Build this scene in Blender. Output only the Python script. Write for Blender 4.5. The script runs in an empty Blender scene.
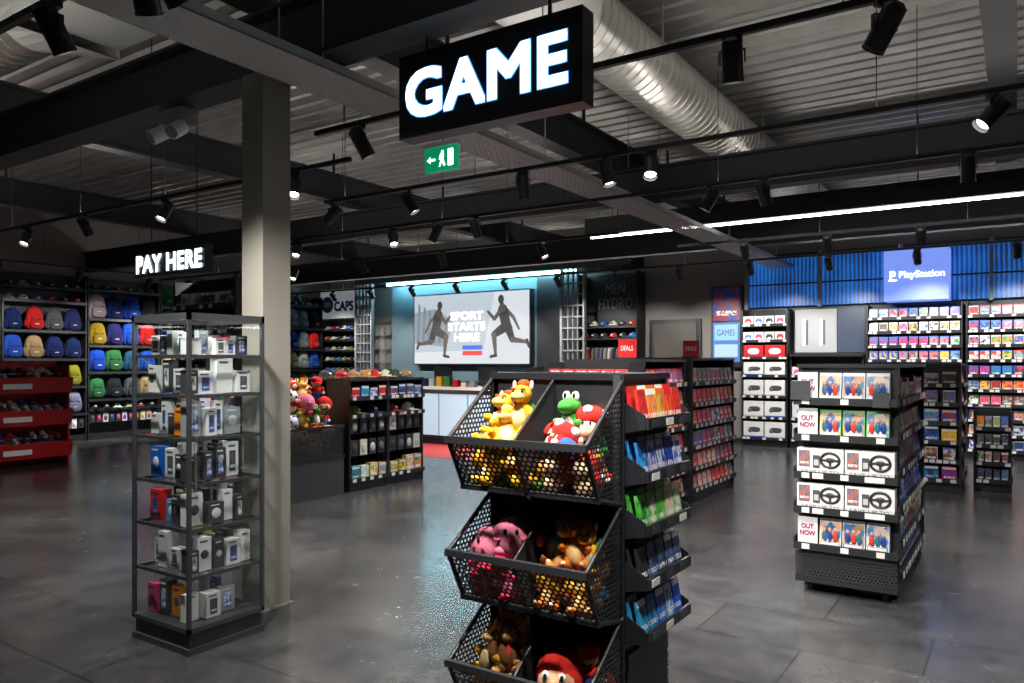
import bpy, math, random
from mathutils import Matrix, Vector
R = random.Random(11)
SC = bpy.context.scene
COL = SC.collection
T = Matrix.Translation
def RZ(a): return Matrix.Rotation(math.radians(a), 4, 'Z')
def RX(a): return Matrix.Rotation(math.radians(a), 4, 'X')
def RY(a): return Matrix.Rotation(math.radians(a), 4, 'Y')
SC.view_settings.view_transform = 'Standard'
SC.view_settings.look = 'None'

# ---------------------------------------------------------------- materials
def newmat(name):
    m = bpy.data.materials.new(name); m.use_nodes = True
    nt = m.node_tree; nt.nodes.clear()
    out = nt.nodes.new('ShaderNodeOutputMaterial')
    return m, nt, out
def P(name, col, rough=.5, metal=0., em=None, es=0., bump=0., bscale=60, spec=.5, nvar=0.):
    m, nt, out = newmat(name)
    b = nt.nodes.new('ShaderNodeBsdfPrincipled')
    b.inputs['Base Color'].default_value = (*col, 1)
    b.inputs['Roughness'].default_value = rough
    b.inputs['Metallic'].default_value = metal
    b.inputs['Specular IOR Level'].default_value = spec
    if em:
        b.inputs['Emission Color'].default_value = (*em, 1)
        b.inputs['Emission Strength'].default_value = es
    if bump or nvar:
        n = nt.nodes.new('ShaderNodeTexNoise'); n.inputs['Scale'].default_value = bscale
        n.inputs['Detail'].default_value = 4
        tc = nt.nodes.new('ShaderNodeTexCoord'); nt.links.new(tc.outputs['Object'], n.inputs['Vector'])
        if bump:
            bp = nt.nodes.new('ShaderNodeBump'); bp.inputs['Strength'].default_value = bump
            bp.inputs['Distance'].default_value = .01
            nt.links.new(n.outputs['Fac'], bp.inputs['Height']); nt.links.new(bp.outputs['Normal'], b.inputs['Normal'])
        if nvar:
            mx = nt.nodes.new('ShaderNodeMix'); mx.data_type = 'RGBA'
            mx.inputs[6].default_value = (*[c*(1-nvar) for c in col], 1)
            mx.inputs[7].default_value = (*[min(1, c*(1+nvar)) for c in col], 1)
            nt.links.new(n.outputs['Fac'], mx.inputs[0]); nt.links.new(mx.outputs[2], b.inputs['Base Color'])
    nt.links.new(b.outputs[0], out.inputs[0])
    return m
def math_n(nt, op, a, b=None, c=None):
    n = nt.nodes.new('ShaderNodeMath'); n.operation = op
    for i, v in enumerate((a, b, c)):
        if v is None: continue
        if isinstance(v, (int, float)): n.inputs[i].default_value = v
        else: nt.links.new(v, n.inputs[i])
    return n.outputs[0]

BLACK = P('black_powdercoat', (.013, .014, .017), .42)
DARK = P('dark_steel', (.035, .037, .042), .45)
BEAM = P('charcoal_beam_paint', (.008, .0095, .013), .6)
GALV = P('galvanised_duct', (.74, .72, .68), .28, .85, bump=.15, bscale=6, nvar=.15)
DUCTW = P('painted_duct', (.6, .6, .57), .5)
DECK = P('galvanised_deck', (.27, .26, .25), .28, .6, nvar=.35, bscale=3)
PILL = P('pillar_paint', (.24, .225, .197), .55)
WALLG = P('wall_paint_taupe', (.16, .15, .14), .7, nvar=.06, bscale=2)
WALLD = P('wall_paint_dark', (.06, .06, .065), .7)
BLUEG = P('recess_panel', (.10, .16, .19), .6)  # cyan light wash put into the grey panel's colour
WHITE = P('white_card', (.8, .8, .8), .5)
GREY = P('grey_plastic', (.22, .22, .23), .5)
TICK = P('price_ticket', (.6, .6, .58), .6)
RED = P('red_enamel', (.5, .012, .015), .4)
REDFLR = P('red_vinyl', (.8, .03, .02), .4)
CHROME = P('brushed_steel', (.6, .6, .6), .25, 1.)
EMW = P('lit_letter_white', (.9, .95, 1), .4, em=(.80, .93, 1), es=3)
EMBL = P('lit_letter_halo_blue', (.05, .2, .5), .4, em=(.06, .36, .85), es=1.0)
EMCY = P('led_strip_cyan', (.8, 1, 1), .4, em=(.36, .83, 1), es=55)
EMLN = P('led_strip_white', (1, 1, 1), .4, em=(1, .97, .92), es=14)
LENS = P('lamp_lens', (1, 1, 1), .4, em=(1, .93, .82), es=12)
EMGR = P('exit_green', (.0, .25, .12), .4, em=(.0, .26, .11), es=.8)
EMPS = P('lit_blue_panel', (.1, .15, .4), .4, em=(.16, .25, .72), es=1.2)
FROST = P('frosted_lit_panel', (.4, .52, .6), .4, em=(.5, .70, .85), es=.6)
RUBBER = P('rubber', (.02, .02, .02), .7)

def attr_mat(name, rough, fabric=False, emis=0, spec=.5):
    m, nt, out = newmat(name)
    b = nt.nodes.new('ShaderNodeBsdfPrincipled'); b.inputs['Roughness'].default_value = rough
    b.inputs['Specular IOR Level'].default_value = spec
    a = nt.nodes.new('ShaderNodeAttribute'); a.attribute_name = 'c1'
    if emis:
        nt.links.new(a.outputs['Color'], b.inputs['Emission Color']); b.inputs['Emission Strength'].default_value = emis
        b.inputs['Base Color'].default_value = (.03, .03, .03, 1)
    else: nt.links.new(a.outputs['Color'], b.inputs['Base Color'])
    if fabric:
        n = nt.nodes.new('ShaderNodeTexNoise'); n.inputs['Scale'].default_value = 180
        tc = nt.nodes.new('ShaderNodeTexCoord'); nt.links.new(tc.outputs['Object'], n.inputs['Vector'])
        bp = nt.nodes.new('ShaderNodeBump'); bp.inputs['Strength'].default_value = .5; bp.inputs['Distance'].default_value = .004
        nt.links.new(n.outputs['Fac'], bp.inputs['Height']); nt.links.new(bp.outputs['Normal'], b.inputs['Normal'])
        b.inputs['Sheen Weight'].default_value = .03; b.inputs['Specular IOR Level'].default_value = .2
    nt.links.new(b.outputs[0], out.inputs[0])
    return m
PLA = attr_mat('coloured_plastic', .4)
FAB = attr_mat('coloured_fabric', .9, True)
SCR = attr_mat('screen_glow', .4, emis=1.6)

def art_mat():
    m, nt, out = newmat('printed_cover')
    L = nt.links.new
    b = nt.nodes.new('ShaderNodeBsdfPrincipled'); b.inputs['Roughness'].default_value = .35
    a = nt.nodes.new('ShaderNodeAttribute'); a.attribute_name = 'c1'
    a2 = nt.nodes.new('ShaderNodeAttribute'); a2.attribute_name = 'c2'
    uv = nt.nodes.new('ShaderNodeTexCoord')
    sc = nt.nodes.new('ShaderNodeVectorMath'); sc.operation = 'SCALE'; sc.inputs['Scale'].default_value = 41
    L(a.outputs['Vector'], sc.inputs[0])
    ad = nt.nodes.new('ShaderNodeVectorMath'); ad.operation = 'ADD'
    L(uv.outputs['UV'], ad.inputs[0]); L(sc.outputs[0], ad.inputs[1])
    n = nt.nodes.new('ShaderNodeTexNoise'); n.inputs['Scale'].default_value = 2.6; n.inputs['Detail'].default_value = 3
    L(ad.outputs[0], n.inputs['Vector'])
    r = nt.nodes.new('ShaderNodeValToRGB'); r.color_ramp.elements[0].position = .44; r.color_ramp.elements[1].position = .54
    L(n.outputs['Fac'], r.inputs[0])
    mx = nt.nodes.new('ShaderNodeMix'); mx.data_type = 'RGBA'
    L(r.outputs[0], mx.inputs[0]); L(a.outputs['Color'], mx.inputs[6]); L(a2.outputs['Color'], mx.inputs[7])
    n2 = nt.nodes.new('ShaderNodeTexVoronoi'); n2.inputs['Scale'].default_value = 3.2
    L(ad.outputs[0], n2.inputs['Vector'])
    dk = math_n(nt, 'LESS_THAN', n2.outputs['Distance'], .22)
    mx2 = nt.nodes.new('ShaderNodeMix'); mx2.data_type = 'RGBA'; mx2.inputs[7].default_value = (.02, .02, .03, 1)
    L(math_n(nt, 'MULTIPLY', dk, .75), mx2.inputs[0]); L(mx.outputs[2], mx2.inputs[6])
    sp = nt.nodes.new('ShaderNodeSeparateXYZ'); L(uv.outputs['UV'], sp.inputs[0])
    v = sp.outputs[1]; u = sp.outputs[0]
    band = math_n(nt, 'MULTIPLY', math_n(nt, 'GREATER_THAN', v, .16), math_n(nt, 'LESS_THAN', v, .30))
    w = nt.nodes.new('ShaderNodeTexNoise'); w.inputs['Scale'].default_value = 16; L(ad.outputs[0], w.inputs['Vector'])
    band = math_n(nt, 'MULTIPLY', band, math_n(nt, 'GREATER_THAN', w.outputs['Fac'], .48))
    inx = math_n(nt, 'LESS_THAN', math_n(nt, 'ABSOLUTE', math_n(nt, 'SUBTRACT', u, .5)), .38)
    band = math_n(nt, 'MULTIPLY', band, inx)
    mx3 = nt.nodes.new('ShaderNodeMix'); mx3.data_type = 'RGBA'; mx3.inputs[7].default_value = (.8, .8, .77, 1)
    L(band, mx3.inputs[0]); L(mx2.outputs[2], mx3.inputs[6])
    L(mx3.outputs[2], b.inputs['Base Color']); L(b.outputs[0], out.inputs[0])
    return m
ART = art_mat()

def perf_mat(name, col, pitch=.024, rad=.36, rough=.45):
    m, nt, out = newmat(name); L = nt.links.new
    b = nt.nodes.new('ShaderNodeBsdfPrincipled'); b.inputs['Base Color'].default_value = (*col, 1); b.inputs['Roughness'].default_value = rough
    tr = nt.nodes.new('ShaderNodeBsdfTransparent')
    uv = nt.nodes.new('ShaderNodeTexCoord'); sp = nt.nodes.new('ShaderNodeSeparateXYZ'); L(uv.outputs['UV'], sp.inputs[0])
    V = math_n(nt, 'DIVIDE', sp.outputs[1], pitch*.866); row = math_n(nt, 'FLOOR', V)
    odd = math_n(nt, 'MULTIPLY', math_n(nt, 'FLOORED_MODULO', row, 2.), .5)
    U = math_n(nt, 'ADD', math_n(nt, 'DIVIDE', sp.outputs[0], pitch), odd)
    fu = math_n(nt, 'SUBTRACT', math_n(nt, 'FRACT', U), .5)
    fv = math_n(nt, 'MULTIPLY', math_n(nt, 'SUBTRACT', math_n(nt, 'FRACT', V), .5), .866)
    d = math_n(nt, 'SQRT', math_n(nt, 'ADD', math_n(nt, 'MULTIPLY', fu, fu), math_n(nt, 'MULTIPLY', fv, fv)))
    hole = math_n(nt, 'LESS_THAN', d, rad)
    mx = nt.nodes.new('ShaderNodeMixShader'); L(hole, mx.inputs[0]); L(b.outputs[0], mx.inputs[1]); L(tr.outputs[0], mx.inputs[2])
    L(mx.outputs[0], out.inputs[0]); return m
PERF = perf_mat('perforated_black_steel', (.02, .021, .024), .024, .34)
PERFS = perf_mat('perforated_side_steel', (.02, .021, .024), .022, .32)
TRAY = perf_mat('perforated_cable_tray', (.45, .45, .44), .05, .22)

def glass_mat():
    m, nt, out = newmat('clear_glass'); L = nt.links.new
    tr = nt.nodes.new('ShaderNodeBsdfTransparent'); tr.inputs[0].default_value = (.93, .96, .955, 1)
    g = nt.nodes.new('ShaderNodeBsdfGlossy'); g.inputs['Roughness'].default_value = .02
    ge = nt.nodes.new('ShaderNodeNewGeometry')
    dt = nt.nodes.new('ShaderNodeVectorMath'); dt.operation = 'DOT_PRODUCT'
    L(ge.outputs['Incoming'], dt.inputs[0]); L(ge.outputs['Normal'], dt.inputs[1])
    f = math_n(nt, 'POWER', math_n(nt, 'SUBTRACT', 1., math_n(nt, 'ABSOLUTE', dt.outputs['Value'])), 5.)
    f = math_n(nt, 'ADD', math_n(nt, 'MULTIPLY', f, .8), .06)
    mx = nt.nodes.new('ShaderNodeMixShader'); L(f, mx.inputs[0]); L(tr.outputs[0], mx.inputs[1]); L(g.outputs[0], mx.inputs[2])
    L(mx.outputs[0], out.inputs[0]); return m
GLASS = glass_mat()

def floor_mat():
    m, nt, out = newmat('grey_stone_tile'); L = nt.links.new
    b = nt.nodes.new('ShaderNodeBsdfPrincipled')
    tc = nt.nodes.new('ShaderNodeTexCoord')
    n1 = nt.nodes.new('ShaderNodeTexNoise'); n1.inputs['Scale'].default_value = 1.3; n1.inputs['Detail'].default_value = 9; n1.inputs['Roughness'].default_value = .6
    L(tc.outputs['Object'], n1.inputs['Vector'])
    n2 = nt.nodes.new('ShaderNodeTexNoise'); n2.inputs['Scale'].default_value = 6; n2.inputs['Detail'].default_value = 9; n2.inputs['Roughness'].default_value = .7
    L(tc.outputs['Object'], n2.inputs['Vector'])
    br = nt.nodes.new('ShaderNodeTexBrick'); br.inputs['Scale'].default_value = 1.0
    br.inputs['Brick Width'].default_value = 1.2; br.inputs['Row Height'].default_value = .6
    br.inputs['Mortar Size'].default_value = .005; br.inputs['Bias'].default_value = 0
    br.inputs['Color1'].default_value = (.88, .88, .88, 1); br.inputs['Color2'].default_value = (1.1, 1.1, 1.1, 1); br.inputs['Mortar'].default_value = (.4, .4, .4, 1)
    L(tc.outputs['Object'], br.inputs['Vector'])
    f = math_n(nt, 'ADD', math_n(nt, 'MULTIPLY', n1.outputs['Fac'], .6), math_n(nt, 'MULTIPLY', n2.outputs['Fac'], .4))
    r = nt.nodes.new('ShaderNodeValToRGB')
    r.color_ramp.elements[0].position = .35; r.color_ramp.elements[0].color = (.024, .025, .027, 1)
    r.color_ramp.elements[1].position = .67; r.color_ramp.elements[1].color = (.076, .075, .076, 1)
    L(f, r.inputs[0])
    mx = nt.nodes.new('ShaderNodeMix'); mx.data_type = 'RGBA'; mx.blend_type = 'MULTIPLY'; mx.inputs[0].default_value = 1
    L(r.outputs[0], mx.inputs[6]); L(br.outputs['Color'], mx.inputs[7]); L(mx.outputs[2], b.inputs['Base Color'])
    L(math_n(nt, 'ADD', math_n(nt, 'MULTIPLY', n2.outputs['Fac'], .22), .13), b.inputs['Roughness'])
    bp = nt.nodes.new('ShaderNodeBump'); bp.inputs['Strength'].default_value = .04; bp.inputs['Distance'].default_value = .002
    L(n2.outputs['Fac'], bp.inputs['Height']); L(bp.outputs['Normal'], b.inputs['Normal'])
    L(b.outputs[0], out.inputs[0]); return m
FLOOR = floor_mat()

def wave_mat():
    m, nt, out = newmat('rippled_blue_panel'); L = nt.links.new
    b = nt.nodes.new('ShaderNodeBsdfPrincipled'); b.inputs['Roughness'].default_value = .3
    tc = nt.nodes.new('ShaderNodeTexCoord')
    w = nt.nodes.new('ShaderNodeTexWave'); w.wave_type = 'BANDS'; w.bands_direction = 'X'
    w.inputs['Scale'].default_value = 4.5; w.inputs['Distortion'].default_value = 1.2; w.inputs['Detail'].default_value = 2; w.inputs['Detail Scale'].default_value = .6
    L(tc.outputs['Object'], w.inputs['Vector'])
    n = nt.nodes.new('ShaderNodeTexNoise'); n.inputs['Scale'].default_value = 1.8; n.inputs['Detail'].default_value = 4; L(tc.outputs['Object'], n.inputs['Vector'])
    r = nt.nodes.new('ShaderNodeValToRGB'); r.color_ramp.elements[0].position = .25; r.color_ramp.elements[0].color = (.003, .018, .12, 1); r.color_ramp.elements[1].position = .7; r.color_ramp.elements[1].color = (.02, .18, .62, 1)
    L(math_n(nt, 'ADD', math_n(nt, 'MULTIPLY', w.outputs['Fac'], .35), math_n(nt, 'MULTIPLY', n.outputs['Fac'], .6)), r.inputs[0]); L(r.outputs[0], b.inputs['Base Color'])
    L(r.outputs[0], b.inputs['Emission Color']); b.inputs['Emission Strength'].default_value = .65  # panel colour also emits, added to make the header brighter
    L(b.outputs[0], out.inputs[0]); return m
WAVE = wave_mat()

# ---------------------------------------------------------------- mesh builder
W3 = (1, 1, 1)
class MB:
    def __init__(s, M=None):
        s.v = []; s.f = []; s.mi = []; s.mats = []; s.c1 = []; s.c2 = []; s.uv = []; s.sm = []
        s.M = M or Matrix()
    def mat(s, m):
        if m not in s.mats: s.mats.append(m)
        return s.mats.index(m)
    def add(s, vs, fs, m, c1=W3, c2=W3, uvs=None, smooth=False, L=None):
        M = s.M @ L if L is not None else s.M
        o = len(s.v); s.v += [tuple(M @ Vector(p)) for p in vs]
        k = s.mat(m)
        for i, f in enumerate(fs):
            s.f.append([o+j for j in f]); s.mi.append(k); s.c1.append(c1); s.c2.append(c2); s.sm.append(smooth)
            s.uv.append(uvs[i] if uvs else [(0, 0)]*len(f))
    def box(s, x0, x1, y0, y1, z0, z1, m, c1=W3, c2=W3, L=None, metres=False):
        vs = [(x0,y0,z0),(x1,y0,z0),(x1,y1,z0),(x0,y1,z0),(x0,y0,z1),(x1,y0,z1),(x1,y1,z1),(x0,y1,z1)]
        fs = [(0,1,5,4),(1,2,6,5),(2,3,7,6),(3,0,4,7),(4,5,6,7),(3,2,1,0)]
        if metres:
            X, Y, Z = abs(x1-x0), abs(y1-y0), abs(z1-z0)
            uv = [[(0,0),(a,0),(a,b),(0,b)] for a, b in ((X,Z),(Y,Z),(X,Z),(Y,Z),(X,Y),(X,Y))]
        else: uv = [[(0,0),(1,0),(1,1),(0,1)]]*6
        s.add(vs, fs, m, c1, c2, uv, False, L)
    def quad(s, pts, m, c1=W3, c2=W3, uv=((0,0),(1,0),(1,1),(0,1)), L=None):
        s.add(pts, [tuple(range(len(pts)))], m, c1, c2, [list(uv)] if len(uv) == len(pts) else None, False, L)
    def cyl(s, p0, p1, r0, m, r1=None, n=12, c1=W3, caps=True, L=None):
        if r1 is None: r1 = r0
        p0 = Vector(p0); p1 = Vector(p1); a = (p1-p0).normalized()
        t = Vector((0,0,1)) if abs(a.z) < .9 else Vector((1,0,0))
        u = a.cross(t).normalized(); w = a.cross(u)
        vs = []
        for p, r in ((p0, r0), (p1, r1)):
            for i in range(n):
                an = 2*math.pi*i/n; vs.append(tuple(p + u*math.cos(an)*r + w*math.sin(an)*r))
        s.add(vs, [(i, (i+1) % n, n+(i+1) % n, n+i) for i in range(n)], m, c1, c1, None, True, L)
        if caps: s.add(vs, [tuple(reversed(range(n))), tuple(range(n, 2*n))], m, c1, c1, None, False, L)
    def ell(s, c, r, m, c1=W3, e=1., n=14, k=8, L=None, cut=None):
        if isinstance(r, (int, float)): r = (r, r, r)
        def pw(x): return math.copysign(abs(x)**e, x)
        vs = []; fs = []
        for j in range(k+1):
            ph = -math.pi/2 + math.pi*j/k
            if cut is not None: ph = max(ph, cut)
            for i in range(n):
                th = 2*math.pi*i/n
                vs.append((c[0]+r[0]*pw(math.cos(ph))*pw(math.cos(th)), c[1]+r[1]*pw(math.cos(ph))*pw(math.sin(th)), c[2]+r[2]*pw(math.sin(ph))))
        for j in range(k):
            for i in range(n):
                fs.append((j*n+i, j*n+(i+1) % n, (j+1)*n+(i+1) % n, (j+1)*n+i))
        s.add(vs, fs, m, c1, c1, None, True, L)
    def prism(s, prof, x0, x1, m, c1=W3, L=None):
        n = len(prof)
        vs = [(x0, y, z) for y, z in prof]+[(x1, y, z) for y, z in prof]
        fs = [(i, (i+1) % n, n+(i+1) % n, n+i) for i in range(n)]+[tuple(reversed(range(n))), tuple(range(n, 2*n))]
        s.add(vs, fs, m, c1, c1, None, False, L)
    def text(s, body, x0, x1, z0, z1, y, m, c1=W3, strike=0., keep=False, L=None, track=1.0):
        cu = bpy.data.curves.new('t', 'FONT'); cu.body = body; cu.size = 1; cu.align_x = 'CENTER'
        cu.resolution_u = 4; cu.space_character = track
        ob = bpy.data.objects.new('t', cu); COL.objects.link(ob)
        bpy.context.view_layer.update()
        me = bpy.data.meshes.new_from_object(ob.evaluated_get(bpy.context.evaluated_depsgraph_get()))
        bpy.data.objects.remove(ob)
        xs = [v.co.x for v in me.vertices]; ys = [v.co.y for v in me.vertices]
        a, b, c, d = min(xs), max(xs), min(ys), max(ys)
        sx = (x1-x0)/(b-a); sz = (z1-z0)/(d-c)
        if keep: sx = sz = min(sx, sz)
        cx, cz = (x0+x1)/2, (z0+z1)/2
        fs = [tuple(p.vertices) for p in me.polygons]
        sh = [(0, 0)] if not strike else [(i*strike, j*strike) for i in (-1, 0, 1) for j in (-1, 0, 1)]
        for k, (dx, dz) in enumerate(sh):
            vs = [(cx+dx+(v.co.x-(a+b)/2)*sx, y-k*.0003, cz+dz+(v.co.y-(c+d)/2)*sz) for v in me.vertices]
            s.add(vs, fs, m, c1, c1, None, False, L)
        bpy.data.meshes.remove(me)
    def build(s, name, parent=None):
        if not s.v: return None
        me = bpy.data.meshes.new(name)
        xs, ys, zs = zip(*s.v)
        o = Vector(((min(xs)+max(xs))/2, (min(ys)+max(ys))/2, min(zs)))
        if parent is not None: o = Vector((0, 0, 0))
        me.from_pydata([(a-o.x, b-o.y, c-o.z) for a, b, c in s.v], [], s.f)
        for m in s.mats: me.materials.append(m)
        me.polygons.foreach_set('material_index', s.mi)
        me.polygons.foreach_set('use_smooth', s.sm)
        for nm, cc in (('c1', s.c1), ('c2', s.c2)):
            at = me.color_attributes.new(nm, 'FLOAT_COLOR', 'CORNER')
            fl = []
            for f, c in zip(s.f, cc): fl += [c[0], c[1], c[2], 1.]*len(f)
            at.data.foreach_set('color', fl)
        uvl = me.uv_layers.new(name='UVMap'); fl = []
        for u in s.uv:
            for p in u: fl += [p[0], p[1]]
        uvl.data.foreach_set('uv', fl)
        ob = bpy.data.objects.new(name, me); COL.objects.link(ob)
        if parent is not None: ob.parent = parent; ob.location = -parent.location
        else: ob.location = o
        return ob
def empty(name, loc=(0, 0, 0)):
    e = bpy.data.objects.new(name, None); e.location = loc; e.empty_display_size = .1; COL.objects.link(e); return e

# ---------------------------------------------------------------- colours
VIV = [(.6,.02,.02),(.65,.2,.01),(.7,.45,.03),(.03,.25,.05),(.01,.1,.42),(.02,.2,.5),(.2,.03,.3),(.6,.05,.15),(.5,.5,.52),(.03,.03,.04),(.1,.06,.04),(.25,.3,.36),(.01,.03,.12),(.35,.01,.03),(.75,.72,.68)]
BAGC = [(.010,.010,.014),(.006,.014,.09),(.07,.16,.015),(.42,.006,.008),(.06,.06,.07),(.01,.07,.12),(.28,.20,.10),(.42,.008,.012),(.004,.05,.32),(.010,.010,.014),(.16,.20,.23),(.006,.014,.09),(.25,.20,.01),(.02,.14,.04),(.3,.3,.31),(.004,.05,.32)]
def cc(p): return tuple(max(0, min(1, c*R.uniform(.75, 1.15)+R.uniform(-.004, .004))) for c in R.choice(p))

def case(G, x, y, z, w, h, band, a, b, tilt=-8, t=.03):
    L = T((x, y, z)) @ RX(tilt)
    G.box(-w/2, w/2, 0, t, 0, h, PLA, band, L=L)
    G.quad([(-w/2+.004, -.001, .004), (w/2-.004, -.001, .004), (w/2-.004, -.001, h*.88), (-w/2+.004, -.001, h*.88)], ART, a, b, L=L)

BANDS = {'cases': [(.02,.1,.5)], 'casesg': [(.1,.45,.08)], 'casesr': [(.6,.02,.02)], 'casesw': [(.6,.6,.62)], 'casesm': [(.02,.1,.5),(.1,.45,.08),(.6,.02,.02),(.55,.55,.57)]}
REDS = [(.8,.02,.02),(.8,.03,.05),(.7,.12,.1),(.75,.7,.68),(.75,.3,.25),(.1,.15,.4),(.7,.35,.05),(.8,.05,.03),(.8,.78,.75)]
def cap(G, x, y, z, col, s=1., rot=0, brim=None):
    L = T((x, y, z)) @ RZ(rot) @ Matrix.Scale(s, 4)
    G.ell((0, 0, 0), (.085, .095, .1), FAB, col, L=L, cut=0, n=12, k=8)
    G.ell((0, -.12, .008), (.075, .075, .008), FAB, brim or col, L=L, n=10, k=4)
    G.ell((0, 0, .1), .009, FAB, brim or col, L=L, n=6, k=4)
    G.ell((0, -.085, .05), (.03, .015, .018), FAB, (.5,.5,.5) if sum(col) < .9 else (.05,.05,.05), L=L, n=6, k=4)
BKc = (.01, .01, .012)
def bag(G, x, y, z, col, s=1., c2=None):
    L = T((x, y, z)) @ Matrix.Scale(s, 4); c2 = c2 or tuple(c*.6 for c in col)
    G.ell((0, 0, .17), (.15, .085, .17), FAB, col, e=.6, L=L, n=16, k=10)
    G.ell((0, 0, .27), (.142, .08, .17), FAB, col, e=.85, L=L, n=16, k=10)
    G.ell((0, -.075, .12), (.115, .05, .095), FAB, c2, e=.6, L=L, n=12, k=8)
    G.ell((0, -.055, .27), (.10, .045, .07), FAB, tuple(c*.85 for c in col), e=.7, L=L, n=12, k=8)
    G.box(-.10, .10, -.09, -.084, .215, .228, FAB, BKc, L=L)
    for q in (-1, 1):
        G.cyl((q*.04, -.02, .42), (q*.03, -.02, .47), .008, FAB, n=6, c1=c2, L=L)
        G.ell((q*.155, 0, .13), (.025, .05, .08), FAB, c2, L=L, n=8, k=6)
    G.cyl((-.03, -.02, .47), (.03, -.02, .47), .008, FAB, n=6, c1=c2, L=L)
    G.box(-.035, .035, -.126, -.122, .12, .134, PLA, (.4,.4,.4), L=L)
def shoe(G, x, y, z, col, rot=0):
    L = T((x, y, z)) @ RZ(rot)
    G.ell((0, 0, .015), (.045, .14, .018), PLA, (.6,.6,.6), e=.8, L=L, n=12, k=6)
    G.ell((0, -.05, .04), (.04, .085, .035), FAB, col, L=L, n=12, k=6)
    G.ell((0, .06, .06), (.04, .075, .055), FAB, col, e=.8, L=L, n=12, k=6)
def fill(G, kind, x0, x1, y0, y1, z, h):
    w = x1-x0
    if kind.startswith('cases'):
        n = max(1, int(w/.148)); st = w/n
        i = 0; pal = REDS if kind == 'casesr' else VIV
        while i < n:
            run = R.choice([1, 1, 2, 3]); a, b = cc(pal), cc(pal); bd = R.choice(BANDS[kind])
            for j in range(run):
                if i >= n: break
                case(G, x0+st*(i+.5), y0+.025, z+.002, .134, min(.17, h*.86), bd, a, b)
                i += 1
    elif kind.startswith('packs'):
        pal = {'packsr': [(.65,.03,.02),(.75,.14,.02),(.5,.02,.02),(.6,.4,.1)], 'packsb': [(.02,.10,.55),(.03,.27,.65),(.5,.55,.65),(.01,.05,.3)], 'packsg': [(.05,.4,.04),(.1,.5,.06),(.02,.2,.02),(.5,.6,.4)], 'packsk': [(.02,.02,.03),(.03,.04,.08),(.05,.12,.3)], 'packsm': VIV, 'packsw': [(.7,.7,.7),(.5,.52,.55),(.1,.1,.12)]}[kind]
        n = max(1, int(w/.075)); st = w/n
        for i in range(n):
            a, b = cc(pal), cc(pal)
            for k in range(2):
                y = y0+.02+k*.035
                if y+.02 > y1: break
                hh = min(.135, h*.8)+k*.012
                L = T((x0+st*(i+.5), y, z+.003)) @ RX(-10)
                G.box(-st*.42, st*.42, 0, .012, 0, hh, ART, a, b, L=L)
                G.box(-st*.42, st*.42, -.001, .0, hh*.82, hh, PLA, (.7,.7,.7) if R.random() < .3 else a, L=L)
    elif kind.startswith('hang'):
        n = max(1, int(w/.13)); st = w/n
        for i in range(n):
            x = x0+st*(i+.5); a, b = cc(VIV if kind == 'hang' else [(.03,.03,.03),(.5,.5,.5),(.1,.1,.12)]), cc(VIV)
            G.cyl((x, y0+.02, z+h*.9), (x, y1, z+h*.9), .004, CHROME, n=6)
            hh = min(h*.75, .2)
            G.box(x-st*.38, x+st*.38, y0+.04, y0+.06, z+h*.88-hh, z+h*.88, PLA, (.03,.03,.035) if R.random() < .6 else (.5,.5,.5))
            G.ell((x, y0+.04, z+h*.88-hh*.55), (st*.27, .02, hh*.3), PLA, a, n=10, k=6)
    elif kind == 'whitebox':
        n = max(1, round(w/.40)); st = w/n
        for i in range(n):
            x = x0+st*(i+.5); hh = h*.86; a = st*.47
            G.box(x-a, x+a, y0+.01, min(y1, y0+.2), z+.002, z+hh, PLA, (.6,.61,.62))
            G.box(x-a, x+a, y0+.008, y0+.01, z+.002, z+hh*.14, PLA, (.02,.1,.45) if R.random() < .3 else (.4,.4,.42))
            G.ell((x+a*.1, y0+.01, z+hh*.52), (a*.6, .006, hh*.16), PLA, (.05,.05,.06), e=.7)
            G.ell((x-a*.35, y0+.008, z+hh*.45), (a*.2, .008, hh*.13), PLA, (.1,.1,.12))
    elif kind == 'redbox':
        n = max(1, round(w/.4)); st = w/n
        for i in range(n):
            x = x0+st*(i+.5); hh = h*.86; a = st*.47
            G.box(x-a, x+a, y0+.01, min(y1, y0+.2), z+.002, z+hh, PLA, (.45,.012,.018))
            G.ell((x, y0+.01, z+hh*.5), (a*.6, .006, hh*.25), PLA, (.6,.6,.63), e=.7)
    elif kind == 'pads':
        n = max(1, int(w/.19)); st = w/n
        for i in range(n):
            x = x0+st*(i+.5); hh = min(.17, h*.85); a = st*.46
            G.box(x-a, x+a, y0+.01, y0+.09, z+.002, z+hh, PLA, (.6,.6,.62))
            c = R.choice([(.03,.03,.04),(.6,.03,.1),(.7,.1,.3),(.1,.2,.6),(.5,.02,.03)])
            G.ell((x, y0+.01, z+hh*.58), (a*.62, .01, hh*.17), PLA, c, n=12, k=6)
            G.ell((x-a*.5, y0+.01, z+hh*.42), (a*.2, .01, hh*.2), PLA, c, n=8, k=6)
            G.ell((x+a*.5, y0+.01, z+hh*.42), (a*.2, .01, hh*.2), PLA, c, n=8, k=6)
    elif kind == 'caps':
        n = max(1, int(w/.22)); st = w/n
        for i in range(n):
            cap(G, x0+st*(i+.5), y0+.14, z+.02, cc([(.02,.02,.02),(.01,.02,.09),(.4,.37,.3),(.3,.015,.015),(.1,.12,.04),(.02,.08,.28),(.5,.5,.5),(.02,.02,.02)]), min(1.05, h/.13), R.uniform(-8, 8))
    elif kind == 'bags':
        n = max(1, int(w/.36)); st = w/n
        for i in range(n):
            bag(G, x0+st*(i+.5)+R.uniform(-.02,.02), y0+.14, z+.01, cc(BAGC), min(1.22, h/.48)*R.uniform(.92, 1.05))
    elif kind == 'shoes':
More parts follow.
